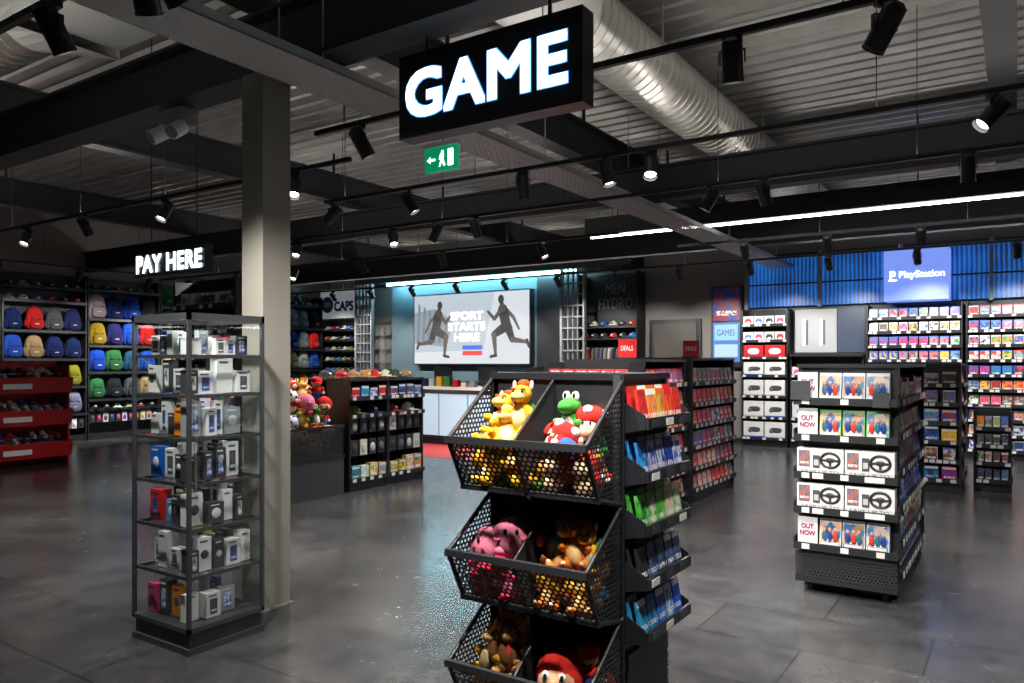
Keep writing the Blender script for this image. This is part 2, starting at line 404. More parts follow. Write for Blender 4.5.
        n = max(1, int(w/.14)); st = w/n
        for i in range(n):
            shoe(G, x0+st*(i+.5), y0+.17, z+.01, cc([(.03,.03,.03),(.5,.5,.5),(.3,.03,.03),(.05,.06,.2),(.6,.6,.58)]), R.uniform(-15, 15))
    elif kind == 'figs':
        n = max(1, int(w/.14)); st = w/n
        for i in range(n):
            x = x0+st*(i+.5); hh = R.uniform(.6, .88)*h; a = st*.42; c = cc(VIV)
            G.box(x-a, x+a, y0+.02, min(y1, y0+.1), z+.002, z+hh, ART, c, cc(VIV))
            G.box(x-a*.9, x+a*.9, y0+.016, y0+.02, z+hh*.8, z+hh*.95, PLA, (.6,.6,.55))
    elif kind.startswith('elec'):
        x = x0+.01
        while x < x1-.03:
            a = R.uniform(.05, .11)
            if x+a > x1: break
            hh = h*R.uniform(.45, .82); q = R.random()
            if kind == 'elecc': c = (.6,.6,.6) if q < .5 else ((.04,.04,.05) if q < .75 else cc(VIV))
            else: c = (.68,.68,.68) if q < .62 else ((.04,.04,.05) if q < .85 else (.25,.28,.31))
            yy = y0+R.uniform(.01, .06)
            G.box(x, x+a, yy, min(y1, yy+.08), z+.003, z+hh, PLA, c)
            k = R.random(); ink = (.05,.05,.06) if c[0] > .3 else (.6,.6,.62)
            if k < .4: G.box(x+a*.25, x+a*.75, yy-.002, yy, z+hh*.15, z+hh*.75, ART, (.02,.1,.5) if R.random() < .5 else (.1,.1,.12), ink)
            elif k < .75: G.ell((x+a*.5, yy, z+hh*.5), (a*.3, .004, a*.3), PLA, ink, n=12, k=6)
            G.box(x+a*.15, x+a*.7, yy-.002, yy, z+hh*.86, z+hh*.91, PLA, ink)
            x += a+R.uniform(.004, .025)
    elif kind == 'jersey':
        n = max(1, int(w/.09)); st = w/n
        for i in range(n):
            x = x0+st*(i+.5); c = cc([(.03,.03,.03),(.08,.08,.1),(.25,.03,.03),(.05,.08,.2),(.4,.4,.4),(.15,.15,.15)])
            G.ell((x, (y0+y1)/2, z+h*.5), (.03, .2, h*.45), FAB, c, e=.5, n=10, k=8)

def bay(F, G, w, H, dep, rows, back=True, top=None, plinth=.12, side=True, ticket=True, lipm=None):
    """local frame: x 0..w, y=0 shelf front .. dep back, viewer at -y"""
    lipm = lipm or BLACK
    if back: F.box(0, w, dep, dep+.02, plinth, H, BLACK)
    if side:
        F.box(0, .022, .02, dep+.02, 0, H, BLACK); F.box(w-.022, w, .02, dep+.02, 0, H, BLACK)
    if plinth: F.box(.022, w-.022, .04, dep, 0.0, plinth, BLACK)
    for r in rows:
        z, kind, h = r[:3]
        if kind == 'none': continue
        if not kind.startswith('hang') and kind != 'jersey':
            F.box(.022, w-.022, 0, dep, z-.018, z, BLACK)
            F.box(.0, w, -.012, 0.002, z-.03, z+.022, lipm)
            if ticket:
                x = .03
                while x < w-.07:
                    F.box(x, x+.06, -.015, -.012, z-.024, z+.016, TICK); x += R.choice([.075, .15, .15, .3])
        fill(G, kind, .03, w-.03, .0, dep-.01, z, h)
    if top: F.box(0, w, 0, dep+.02, H, H+.03, BLACK)

# ================================================================ ROOM SHELL
X0, X1, Y0, Y1, ZC = -16.2, 3.4, -2.6, 15.0, 4.6
b = MB(); b.box(X0-.2, X1+.2, Y0-.2, Y1+.2, -.1, 0, FLOOR); b.build('floor')
b = MB(); b.box(X0-.2, X1+.2, Y1, Y1+.15, 0, ZC+.3, WALLG); b.build('wall_back')
b = MB(); b.box(X0-.15, X0, Y0-.2, Y1, 0, ZC+.3, WALLG); b.build('wall_left')
b = MB(); b.box(X1, X1+.15, Y0-.2, Y1, 0, ZC+.3, WALLG); b.build('wall_right')
b = MB(); b.box(X0, X1, Y0-.15, Y0, 0, ZC+.3, WALLG); b.build('wall_front')
b = MB(); b.box(X0, -7, Y1-.02, Y1, 0, .1, BLACK); b.box(-6.45, X1, Y1-.02, Y1, 0, .1, BLACK); b.build('baseboard_back')
b = MB(); per = .24; y = Y0
prof = []
while y < Y1:
    prof += [(y, ZC), (y+.07, ZC), (y+.10, ZC+.075), (y+.21, ZC+.075)]; y += per
prof.append((y, ZC))
vs = []; fs = []
for (yy, zz) in prof: vs += [(X0-.1, min(yy, Y1+.1), zz), (X1+.1, min(yy, Y1+.1), zz)]
for i in range(len(prof)-1): fs.append((2*i, 2*i+2, 2*i+3, 2*i+1))
b.add(vs, fs, DECK); b.box(X0-.1, X1+.1, Y0-.1, Y1+.1, ZC+.12, ZC+.2, DARK); b.build('ceiling')

def ibeam_x(y, x0, x1, z0=3.45, z1=3.85, wd=.2):
    b = MB(); b.box(x0, x1, y-wd/2, y+wd/2, z0, z0+.025, BEAM); b.box(x0, x1, y-wd/2, y+wd/2, z1-.025, z1, BEAM); b.box(x0, x1, y-.012, y+.012, z0+.025, z1-.025, BEAM)
    b.build('steel_ceiling_beam')
def ibeam_y(x, y0, y1, z0=3.9, z1=4.3, wd=.2):
    b = MB(); b.box(x-wd/2, x+wd/2, y0, y1, z0, z0+.025, BEAM); b.box(x-wd/2, x+wd/2, y0, y1, z1-.025, z1, BEAM); b.box(x-.012, x+.012, y0, y1, z0+.025, z1-.025, BEAM)
    k = y0+.3
    while k < y1:
        b.cyl((x, k, z1), (x, k, ZC), .02, BEAM, n=6); k += 2.5
    b.build('steel_ceiling_beam')
ibeam_x(3.3, X0, X1, 3.47, 3.87, .24)
ibeam_x(8.3, X0, X1, 3.47, 3.87)
ibeam_x(12.4, X0, X1, 3.47, 3.87)
for x in (-12.4, -8.2, -4.13, -.10): ibeam_y(x, Y0, Y1)

b = MB(); b.box(-4.23, -4.02, 3.17, 3.39, 0, 3.47, PILL); b.box(-4.245, -4.005, 3.155, 3.405, 0, .012, GREY); b.build('structural_pillar')

def spiral_duct(p0, p1, r, rings=.35, m=GALV):
    b = MB(); p0 = Vector(p0); p1 = Vector(p1); L = (p1-p0).length; a = (p1-p0)/L
    b.cyl(p0, p1, r, m, n=36)
    k = rings/2
    while k < L-.02:
        b.cyl(p0+a*(k-.006), p0+a*(k+.006), r+.009, m, n=36); k += rings
    return b
b = spiral_duct((-2.77, 4.9, 4.2), (-2.77, Y1, 4.2), .28, .12)
b.cyl((-2.77, 4.3, 4.2), (-2.77, 4.9, 4.2), .34, DUCTW, r1=.29, n=36); b.cyl((-2.77, 2.6, 4.2), (-2.77, 4.3, 4.2), .34, DUCTW, n=36)
for k in (6, 9, 12): 
    b.cyl((-3.07, k, 4.2), (-3.07, k, ZC), .008, GREY, n=6); b.cyl((-2.47, k, 4.2), (-2.47, k, ZC), .008, GREY, n=6)
b.build('spiral_air_duct')
b = spiral_duct((-11, 2.7, 4.15), (-6.0, 2.7, 4.15), .27, .12)
n = 24; vs = []; fs = []
for i in range(n):
    an = 2*math.pi*i/n; c, s_ = math.cos(an), math.sin(an); q = 1/max(abs(c), abs(s_))
    vs.append((-6.0, 2.7+.27*c, 4.15+.27*s_)); vs.append((-5.5, 2.7+.36*c*q, 4.12+.3*s_*q))
for i in range(n): j = (i+1) % n; fs.append((2*i, 2*j, 2*j+1, 2*i+1))
b.add(vs, fs, DUCTW); b.box(-5.5, -4.9, 2.34, 3.06, 3.89, 4.42, DUCTW); b.box(-4.92, -4.86, 2.3, 3.1, 3.88, 4.46, DUCTW)
b.build('spiral_air_duct')

b = MB(); b.box(-3.9, -3.5, Y0, Y1, 3.385, 3.39, TRAY, metres=True); b.box(-3.9, -3.895, Y0, Y1, 3.385, 3.445, GREY); b.box(-3.505, -3.5, Y0, Y1, 3.385, 3.445, GREY)
b.cyl((-3.78, Y0, 3.402), (-3.78, Y1, 3.402), .012, DARK, n=6); b.cyl((-3.66, Y0, 3.4), (-3.66, Y1, 3.4), .01, GREY, n=6)
for k in range(7): 
    yk = -2+k*2.6; b.cyl((-3.9, yk, 3.38), (-3.9, yk, ZC), .006, GREY, n=6); b.cyl((-3.5, yk, 3.38), (-3.5, yk, ZC), .006, GREY, n=6)
b.build('cable_tray')
b = MB()
for (y, z) in ((6.6, 4.54), (9.5, 4.54)): b.cyl((X0, y, z), (X1, y, z), .015, GREY, n=8)
b.cyl((-6, Y0, 4.42), (-6, Y1, 4.42), .03, DARK, n=8)
b.build('ceiling_conduit')

# ---------------------------------------------------------------- track rails and spotlights
ZT = 3.3
UP = 5.0   # W per metre of unseen fill light added above rails to lift the ceiling
def add_ceiling_fill(xa, xb, cy):
    L = xb-xa
    if L < .4: return
    ld = bpy.data.lights.new('ceiling_fill_light', 'AREA'); ld.shape = 'RECTANGLE'; ld.size = L; ld.size_y = .05
    ld.energy = UP*L; ld.color = (1, .95, .88)
    lo = bpy.data.objects.new('ceiling_fill_light', ld); COL.objects.link(lo); lo.location = ((xa+xb)/2, cy, ZT+.05); lo.rotation_euler = (math.pi, 0, 0)
def rail(y, x0, x1, up=True):
    b = MB(); b.box(x0, x1, y-.018, y+.018, ZT, ZT+.035, BLACK)
    x = x0+.3
    while x < x1:
        if not abs(x+2.77) < .36 and not abs(x+3.7) < .22: b.cyl((x, y, ZT+.035), (x, y, ZC), .004, BLACK, n=5)
        x += 1.7
    b.build('lighting_track')
    if up:
        if x0 < -4.3 and x1 > -3.1: add_ceiling_fill(x0, -4.35, y); add_ceiling_fill(-3.0, x1, y)
        elif x0 < -4.3 and x1 > -4.5: add_ceiling_fill(x0, -4.6, y)
        else: add_ceiling_fill(max(x0, -3.0) if x0 > -4.6 else x0, x1, y)
def railx(x, y0, y1):
    b = MB(); b.box(x-.018, x+.018, y0, y1, ZT-.04, ZT-.005, BLACK)
    y = y0+.3
    while y < y1: b.cyl((x, y, ZT-.005), (x, y, ZC), .004, BLACK, n=5); y += 1.7
    b.build('lighting_track')
heads = {}
def spot(x, y, rot, tilt, power=90, ang=75, z=ZT):
    if tilt not in heads:
        b = MB(); b.box(-.05, .05, -.015, .015, -.03, 0, BLACK); b.cyl((0,0,-.03), (0,0,-.07), .012, BLACK, n=8)
        t = math.radians(tilt); d = Vector((0, -math.sin(t), -math.cos(t))); pv = Vector((0, 0, -.13))
        b.box(-.066, -.06, -.012, .012, -.14, -.07, BLACK); b.box(.06, .066, -.012, .012, -.14, -.07, BLACK); b.box(-.066, .066, -.012, .012, -.075, -.068, BLACK)
        b.cyl(pv-d*.10, pv+d*.09, .054, BLACK, n=20, caps=False); b.cyl(pv-d*.12, pv-d*.10, .03, BLACK, r1=.054, n=20)
        b.cyl(pv+d*.09, pv+d*.105, .056, BLACK, n=20, caps=False); b.cyl(pv+d*.075, pv+d*.08, .045, LENS, n=20)
        o = b.build('track_spotlight')
        me = o.data; me.transform(T(o.location)); bpy.data.objects.remove(o); heads[tilt] = (me, pv+d*.12)
    me, lp = heads[tilt]
    o = bpy.data.objects.new('track_spotlight', me); COL.objects.link(o)
    o.location = (x, y, z); o.rotation_euler = (0, 0, math.radians(rot))
    ld = bpy.data.lights.new('lamp', 'SPOT'); ld.energy = power; ld.spot_size = math.radians(ang); ld.spot_blend = .6; ld.shadow_soft_size = .05
    ld.color = (1, .96, .90)
    lo = bpy.data.objects.new('lamp', ld); COL.objects.link(lo); lo.parent = o; lo.location = lp; lo.rotation_euler = (-math.radians(tilt), 0, 0)
PW = 1.7
rail(1.8, -7, 1.5)
for x, r, t in ((-3.8, 180, 30), (-1.9, 160, 30), (-.3, 180, 30), (-6, 200, 30), (-2.9, 185, 45), (-1.2, 185, 45)): spot(x, 1.8, r, t, 165*PW, 80)
spot(-1.6, 1.8, 180, 15, 75*PW, 60); spot(-3.05, 1.8, 215, 30, 60*PW, 60)  # first head added out of view to brighten the plush bins
rail(3.95, -4.4, 1.8)
for x, r, t in ((-3.92, 150, 30), (-1.24, 190, 15), (-.52, 230, 45), (.9, 90, 30)): spot(x, 3.95, r, t, 175*PW, 70)
rail(4.6, -14.5, -4.7)
for x, r, t in ((-13.2, 30, 45), (-11.8, -30, 30), (-10.4, 20, 30), (-9.0, 180, 30), (-7.4, 0, 30), (-5.4, 40, 30)): spot(x, 4.6, r, t, 190*PW, 70)
rail(5.7, -6.2, 2)
for x, r, t in ((-5.0, 120, 30), (-3.67, 200, 30), (-2.84, 90, 15), (-2.45, 20, 30), (-.13, -60, 45), (.9, 180, 30), (-6.1, -70, 45)): spot(x, 5.7, r, t, 175*PW, 70)
rail(7.2, -9.5, 2)
for x, r, t in ((-8.4, 30, 30), (-6.6, 60, 30), (-5.3, 180, 30), (-2.48, -80, 30), (-1.97, 160, 30), (-.33, 180, 15), (.8, 0, 30), (-5.9, -80, 30)): spot(x, 7.2, r, t, 190*PW, 70)
rail(9.2, -15, -4.4)
for x, r, t in ((-14, -90, 45), (-12.4, 180, 30), (-10.8, 20, 30), (-9.1, 180, 45), (-7.4, 180, 30), (-5.6, 90, 30)): spot(x, 9.2, r, t, 190*PW, 70)
rail(12.9, -15.4, 2.2)
for i in range(14): spot(-15+1.25*i, 12.9, 180, 45, (135 if i > 7 else 120)*PW, 80)
railx(-13.9, 1.0, 12)
for i in range(8): spot(-13.9, 1.8+1.3*i, -90, 45, 125*PW, 85, ZT-.04)
rail(10.75, -4.2, 2)
for x in (-3.2, -2.1, -1.0, .2): spot(x, 10.75, 180, 30, 110*PW, 75)

b = MB(); b.box(-5.5, 2.2, 10.28, 10.52, 3.52, 3.78, BEAM); b.box(-5.45, 2.2, 10.38, 10.42, 3.495, 3.52, EMLN)
for x in (-5, -3.5, -1, 1.5): b.cyl((x, 10.4, 3.78), (x, 10.4, ZC), .01, BEAM, n=6)
b.build('linear_led_light')
b = MB(); b.box(-5.28, -5.02, 3.24, 3.36, 3.33, 3.45, GREY); b.cyl((-5.15, 3.3, 3.45), (-5.15, 3.3, 3.47), .03, GREY, n=8)
for sx in (-.1, .1): b.cyl((-5.15+sx, 3.27, 3.31), (-5.15+sx*1.3, 3.17, 3.24), .055, WHITE, n=16); b.cyl((-5.15+sx*1.3, 3.17, 3.24), (-5.15+sx*1.32, 3.165, 3.236), .045, GREY, n=16)
b.build('twin_emergency_light')
b = MB(); b.box(-3.95, -3.63, 4.68, 4.72, 3.11, 3.30, EMGR); b.box(-3.96, -3.62, 4.67, 4.73, 3.3, 3.33, WHITE)
b.cyl((-3.78, 4.7, 3.33), (-3.78, 4.7, 3.385), .006, GREY, n=6)
b.box(-3.89, -3.84, 4.676, 4.68, 3.195, 3.21, EMW); b.quad([(-3.92, 4.676, 3.202), (-3.885, 4.676, 3.175), (-3.885, 4.676, 3.23)], EMW)
b.box(-3.71, -3.66, 4.676, 4.68, 3.14, 3.27, EMW); b.ell((-3.765, 4.676, 3.255), (.012, .002, .012), EMW); b.quad([(-3.80, 4.676, 3.20), (-3.76, 4.676, 3.19), (-3.75, 4.676, 3.24), (-3.785, 4.676, 3.245)], EMW)
b.quad([(-3.80, 4.676, 3.14), (-3.79, 4.676, 3.14), (-3.76, 4.676, 3.195), (-3.78, 4.676, 3.20)], EMW); b.quad([(-3.75, 4.676, 3.14), (-3.735, 4.676, 3.15), (-3.76, 4.676, 3.20), (-3.775, 4.676, 3.195)], EMW)
b.build('exit_sign')

# ---------------------------------------------------------------- big sign
b = MB(); sx0, sx1 = -3.03, -1.81
b.box(sx0, sx1, 3.36, 3.48, 2.905, 3.39, BLACK)
b.box(sx0+.01, sx1-.01, 3.356, 3.36, 2.915, 3.38, P('sign_face', (.003, .005, .013), .3))
b.text('GAME', sx0+.07, sx1-.09, 3.02, 3.275, 3.3535, EMBL, strike=.0165, track=1.04)
b.text('GAME', sx0+.07, sx1-.09, 3.02, 3.275, 3.350, EMW, strike=.011, track=1.04)
b.cyl((sx0+.2, 3.38, 3.39), (sx0+.2, 3.38, 3.475), .012, BLACK, n=8); b.cyl((sx1-.2, 3.38, 3.39), (sx1-.2, 3.38, 3.475), .012, BLACK, n=8)
b.build('hanging_store_sign')
b = MB(); b.box(-6.91, -5.83, 3.99, 4.07, 2.39, 2.63, BLACK); b.text('PAY HERE', -6.87, -5.87, 2.43, 2.58, 3.985, EMW, strike=.008, track=1.05)
for x in (-6.7, -6.0): b.cyl((x, 4.03, 2.63), (x, 4.03, ZC), .006, BLACK, n=6)
b.build('hanging_counter_sign')

# ================================================================ GLASS CABINET
cx0, cx1, cy0, cy1 = -4.29, -3.74, 2.46, 2.96
e = empty('glass_display_cabinet', ((cx0+cx1)/2, (cy0+cy1)/2, 0))
F = MB(); p = .02
for x in (cx0, cx1-p):
    for y in (cy0, cy1-p): F.box(x, x+p, y, y+p, .12, 1.85, DARK)
F.box(cx0, cx1, cy0, cy1, .0, .035, DARK); F.box(cx0+.015, cx1-.015, cy0+.015, cy1-.015, .035, .12, BLACK); F.box(cx0, cx1, cy0, cy1, .12, .145, DARK)
F.box(cx0, cx1, cy0, cy0+.02, 1.83, 1.87, DARK); F.box(cx0, cx1, cy1-.02, cy1, 1.83, 1.87, DARK); F.box(cx0, cx0+.02, cy0, cy1, 1.83, 1.87, DARK); F.box(cx1-.02, cx1, cy0, cy1, 1.83, 1.87, DARK)
zs = [.145, .42, .68, .93, 1.18, 1.42, 1.64]
for z in zs[1:]:
    F.box(cx0+.02, cx1-.02, cy0+.014, cy0+.024, z-.018, z, DARK); F.box(cx0+.02, cx1-.02, cy1-.024, cy1-.014, z-.018, z, DARK)
    F.box(cx0+.014, cx0+.024, cy0+.02, cy1-.02, z-.018, z, DARK); F.box(cx1-.024, cx1-.014, cy0+.02, cy1-.02, z-.018, z, DARK)
F.box(cx1, cx1+.01, cy0+.03, cy0+.045, .9, 1.1, CHROME)
F.build('frame', e)
g = MB()
def pane(pts): g.quad(pts, GLASS)
a_, b_, c_, d_ = cx0+.01, cx1-.01, cy0+.01, cy1-.01
pane([(a_, c_, .145), (b_, c_, .145), (b_, c_, 1.83), (a_, c_, 1.83)]); pane([(a_, d_, .145), (b_, d_, .145), (b_, d_, 1.83), (a_, d_, 1.83)])
pane([(a_, c_, .145), (a_, d_, .145), (a_, d_, 1.83), (a_, c_, 1.83)]); pane([(b_, c_, .145), (b_, d_, .145), (b_, d_, 1.83), (b_, c_, 1.83)])
pane([(a_, c_, 1.85), (b_, c_, 1.85), (b_, d_, 1.85), (a_, d_, 1.85)])
for z in zs[1:]: pane([(a_+.01, c_+.01, z-.002), (b_-.01, c_+.01, z-.002), (b_-.01, d_-.01, z-.002), (a_+.01, d_-.01, z-.002)])
g.build('glass_panes', e)
G = MB()
for z in zs:
    h = .25 if z < 1.6 else .18
    G.M = T((cx0+.04, cy0+.05, 0)); fill(G, 'elecc', 0, .36, 0, .10, z, h)
    G.M = T((cx1-.05, cy0+.04, 0)) @ RZ(90); fill(G, 'elec', .0, .42, 0, .10, z, h)
    G.M = T((cx0+.05, cy1-.15, 0)); fill(G, 'elecc', 0, .3, 0, .08, z, h)
G.build('boxed_electronics')
ld = bpy.data.lights.new('cabinet_fill', 'AREA'); ld.shape = 'RECTANGLE'; ld.size = .4; ld.size_y = .3; ld.energy = 3; ld.color = (1, .97, .93)  # added fill light to brighten the cabinet stock, no lamp body
lo = bpy.data.objects.new('cabinet_fill', ld); COL.objects.link(lo); lo.parent = e; lo.location = (0, 0, 1.82)

# ================================================================ CENTRE BIN GONDOLA
gx0, gx1 = -1.84, -1.24
e = empty('plush_bin_stand', (-1.54, 2.7, 0))
F = MB()
yl, yb = 2.32, 2.62
w = gx1-gx0
for k, zl in enumerate((1.30, .862, .434)):
    zt = 1.53 if k == 0 else zl+.20
    prof = [(yb, zt), (yl, zl), (yl+.10, zl-.195), (yb, zl-.24)]
    fl = math.hypot(.10, .195)
    F.quad([(gx0, prof[2][0], prof[2][1]), (gx1, prof[2][0], prof[2][1]), (gx1, yl, zl), (gx0, yl, zl)], PERF, uv=[(0,0),(w,0),(w,fl),(0,fl)])
    F.quad([(gx0, yb, prof[3][1]), (gx1, yb, prof[3][1]), (gx1, prof[2][0], prof[2][1]), (gx0, prof[2][0], prof[2][1])], BLACK)
    F.quad([(gx0, yb, prof[3][1]), (gx0, yb, zt), (gx1, yb, zt), (gx1, yb, prof[3][1])], BLACK)
    for x in (gx0, gx1, (gx0+gx1)/2):
        pts = [(x, a, c) for a, c in prof]
        F.quad(pts, PERFS if x != (gx0+gx1)/2 else DARK, uv=[(a, c) for a, c in prof])
        for i in range(4):
            q0, q1 = pts[i], pts[(i+1) % 4]; F.cyl(q0, q1, .009 if x != (gx0+gx1)/2 else .006, BLACK, n=8)
    F.box(gx0-.008, gx1+.008, yl-.014, yl+.006, zl-.012, zl+.014, DARK)
    F.box(gx0-.008, gx1+.008, prof[2][0]-.01, prof[2][0]+.008, prof[2][1]-.01, prof[2][1]+.01, DARK)
F.box(gx0, gx0+.03, yb, 3.06, .12, 1.53, BLACK); F.box(gx1-.03, gx1, yb-.02, yb+.02, .1, 1.55, DARK)
F.box(gx1-.03, gx1-.012, yb, 3.06, .12, 1.53, BLACK); F.box(gx0, gx1, 3.04, 3.06, .12, 1.53, BLACK)
F.box(gx0-.01, gx1+.01, yb-.01, 3.07, 1.53, 1.555, BLACK)
F.box(gx0+.02, gx1-.02, yl+.16, 3.04, .09, .14, BLACK)
F.box(gx1, gx1+.006, 2.66, 3.06, .16, .48, PERFS, metres=True)
for x in (gx0+.08, gx1-.08):
    for y in (2.56, 2.98):
        F.cyl((x-.012, y, .035), (x+.012, y, .035), .035, RUBBER, n=14); F.box(x-.02, x+.02, y-.02, y+.02, .06, .09, GREY)
F.M = T((gx1+.09, 2.63, 0)) @ RZ(90)
G = MB(F.M)
lw = .44
for z, kind in ((1.36, 'packsr'), (1.16, 'packsb'), (.96, 'packsg'), (.76, 'packsk'), (.56, 'packsb')):
    F.box(0, lw, 0, .09, z-.01, z, BLACK); F.box(0, lw, -.012, 0, z-.012, z+.03, BLACK)
    F.prism([(0, z-.012), (0, z+.04), (.09, z+.09), (.09, z-.03)], -.004, .0, BLACK); F.prism([(0, z-.012), (0, z+.04), (.09, z+.09), (.09, z-.03)], lw, lw+.004, BLACK)
    for i in range(3): F.box(.03+i*.14, .10+i*.14, -.015, -.012, z-.006, z+.022, TICK if R.random() < .4 else DARK)
    fill(G, kind, .005, lw-.005, .0, .085, z, .17)
F.M = Matrix(); F.build('frame', e); G.build('gift_card_packs')

BK = (.01, .01, .01)
def plush(G, p, s, style, rz=0, tilt=0, c=None):
    L = T(p) @ RZ(rz) @ RX(tilt) @ Matrix.Scale(s, 4)
    def E(ce, r, col, L2=None): G.ell(ce, r, FAB, col, L=L if L2 is None else L @ L2, n=16, k=10)
    def eyes(y, z, dx, r=.06, white=True):
        for q in (-1, 1):
            if white: E((q*dx, y, z), (r*1.3, r*.7, r*1.8), (.75,.75,.75))
            E((q*dx, y-r*.6, z), (r*.8, r*.5, r*1.2), BK)
    if style == 'puff':
        c = c or (.72, .20, .30)
        E((0,0,.5), (.5,.47,.48), c)
        for q in (-1, 1):
            E((q*.5,-.08,.5), (.17,.16,.14), c); E((q*.24,-.12,.06), (.2,.28,.13), (.5,.02,.07)); E((q*.28,-.41,.45), (.07,.03,.04), (.7,.08,.2))
        eyes(-.43, .6, .12, .05, False); E((0,-.47,.42), (.05,.03,.04), (.4,.02,.05))
    elif style == 'dragon':
        c = c or (.68, .18, .015)
        E((0,0,.4), (.3,.27,.4), c); E((0,-.15,.36), (.2,.16,.3), (.7,.45,.17)); E((0,-.03,.95), (.24,.24,.24), c); E((0,-.24,.88), (.15,.16,.11), c)
        for q in (-1, 1):
            E((q*.32,-.12,.5), (.1,.2,.1), c); E((q*.22,-.2,.08), (.15,.26,.13), c); E((q*.14,.12,1.18), (.06,.07,.15), c)
            E((q*.42,.18,.65), (.25,.04,.24), (.05,.25,.35)); E((q*.22,-.44,.1), (.06,.05,.05), (.75,.7,.6))
        E((0,.35,.25), (.1,.35,.1), c); E((0,.65,.4), (.1,.1,.16), (.8,.1,.02)); eyes(-.2, 1.0, .13, .045)
    elif style == 'turtle':
        c = c or (.75, .40, .02)
        E((0,0,.4), (.32,.26,.38), c); E((0,-.16,.36), (.22,.14,.3), (.75,.58,.28)); E((0,.2,.45), (.34,.22,.36), (.05,.24,.03))
        for i in range(5): E((.22*math.cos(i*1.25), .4, .45+.22*math.sin(i*1.25)), (.05,.08,.05), (.75,.7,.55))
        E((0,-.05,.95), (.26,.25,.24), c); E((0,-.28,.88), (.19,.17,.13), (.78,.5,.15)); E((0,.05,1.2), (.16,.18,.13), (.65,.06,.01))
        for q in (-1, 1):
            E((q*.38,-.1,.48), (.12,.2,.12), c); E((q*.24,-.18,.09), (.17,.24,.13), c); E((q*.24,.0,1.18), (.05,.05,.12), (.75,.7,.55)); E((q*.13,-.25,1.08), (.08,.04,.03), (.7,.1,.02))
        eyes(-.24, 1.0, .12, .045)
    elif style == 'hero':
        c = c or (.58, .02, .02)
        E((0,0,.35), (.27,.22,.33), (.03,.09,.42)); E((0,-.02,.55), (.27,.22,.18), c); E((0,0,.9), (.26,.24,.25), (.75,.38,.22)); E((0,.02,1.05), (.3,.28,.18), c); E((0,-.2,1.0), (.22,.2,.05), c)
        E((0,-.27,.88), (.07,.07,.06), (.75,.35,.2)); E((0,-.24,.8), (.15,.05,.04), (.1,.04,.02)); eyes(-.23, .95, .09, .035)
        for q in (-1, 1): E((q*.33,-.06,.55), (.1,.12,.17), c); E((q*.36,-.12,.4), (.1,.1,.09), (.75,.75,.75)); E((q*.16,-.12,.06), (.13,.2,.1), (.2,.08,.03))
    elif style == 'dino':
        c = c or (.06, .36, .05)
        E((0,0,.4), (.28,.25,.36), c); E((0,-.14,.38), (.2,.14,.28), (.75,.75,.72)); E((0,-.02,.9), (.24,.25,.22), c); E((0,-.28,.85), (.2,.2,.17), c)
        for q in (-1, 1): E((q*.12,-.08,1.12), (.1,.09,.13), (.75,.75,.75)); E((q*.12,-.16,1.13), (.04,.03,.07), BK); E((q*.22,-.15,.08), (.15,.24,.12), (.7,.2,.03)); E((q*.3,-.1,.5), (.09,.18,.09), c)
        E((0,.2,.5), (.2,.12,.18), (.7,.05,.04))
    elif style == 'ape':
        c = c or (.22, .09, .03)
        E((0,0,.4), (.34,.28,.38), c); E((0,-.04,.95), (.27,.25,.27), c); E((0,-.2,.86), (.2,.14,.15), (.6,.3,.11)); E((0,-.2,1.0), (.18,.08,.09), (.6,.3,.11)); E((0,-.24,.5), (.06,.04,.2), (.7,.05,.04))
        for q in (-1, 1): E((q*.42,-.08,.42), (.12,.15,.3), c); E((q*.25,-.2,.08), (.17,.24,.13), (.6,.3,.11)); E((q*.28,0,.98), (.07,.05,.09), (.6,.3,.11))
        eyes(-.27, 1.02, .08, .035)
    elif style == 'cap_ball':
        E((0,0,.42), (.46,.43,.42), (.55,.02,.015)); E((0,-.2,.36), (.36,.3,.28), (.75,.4,.22)); E((0,-.46,.3), (.22,.06,.05), (.12,.04,.02)); E((0,-.5,.38), (.07,.05,.06), (.75,.35,.2))
        for q in (-1, 1): E((q*.15,-.46,.48), (.07,.04,.09), (.8,.8,.8)); E((q*.15,-.49,.47), (.035,.03,.055), BK)
    elif style == 'mush':
        c = c or (.6, .02, .015)
        E((0,0,.65), (.45,.43,.33), c); E((0,-.05,.35), (.3,.28,.33), (.75,.48,.3))
        for a in range(5): E((.36*math.cos(a*1.257-1.57), .36*math.sin(a*1.257-1.57), .72), (.13,.13,.13), (.76,.76,.74))
        E((0,0,.93), (.15,.15,.07), (.76,.76,.74)); eyes(-.3, .38, .1, .04, False)
    elif style == 'ball':
        E((0,0,.4), .4, (.7,.7,.7))
        for i in range(12):
            ph = math.acos(1-2*(i+.5)/12); th = i*2.4; v = Vector((math.sin(ph)*math.cos(th), math.sin(ph)*math.sin(th), math.cos(ph)))*.33
            E((v.x, v.y, .4+v.z), (.11,.11,.11), c or BK)
G = MB()
mid = (gx0+gx1)/2
def bin_toys(zl, left, right):
    for (xa, xb, lst) in ((gx0+.02, mid-.01, left), (mid+.01, gx1-.02, right)):
        sts_ = [q[4] for q in lst]
        for i, fx in enumerate((.25, .75)):   # lower layers fill the bin
            for j, (fy, fz) in enumerate(((.13, -.17), (.21, -.17), (.21, -.07), (.12, -.10))):
                plush(G, (xa+(xb-xa)*fx, yl+fy, zl+fz-.02), .14, sts_[(i*4+j) % len(sts_)], R.uniform(-50, 50), R.uniform(-70, -20))
        for (fx, fy, fz, s, st, rz, ti) in lst:
            plush(G, (xa+(xb-xa)*fx, yl+fy, zl+fz), s, st, rz, ti)
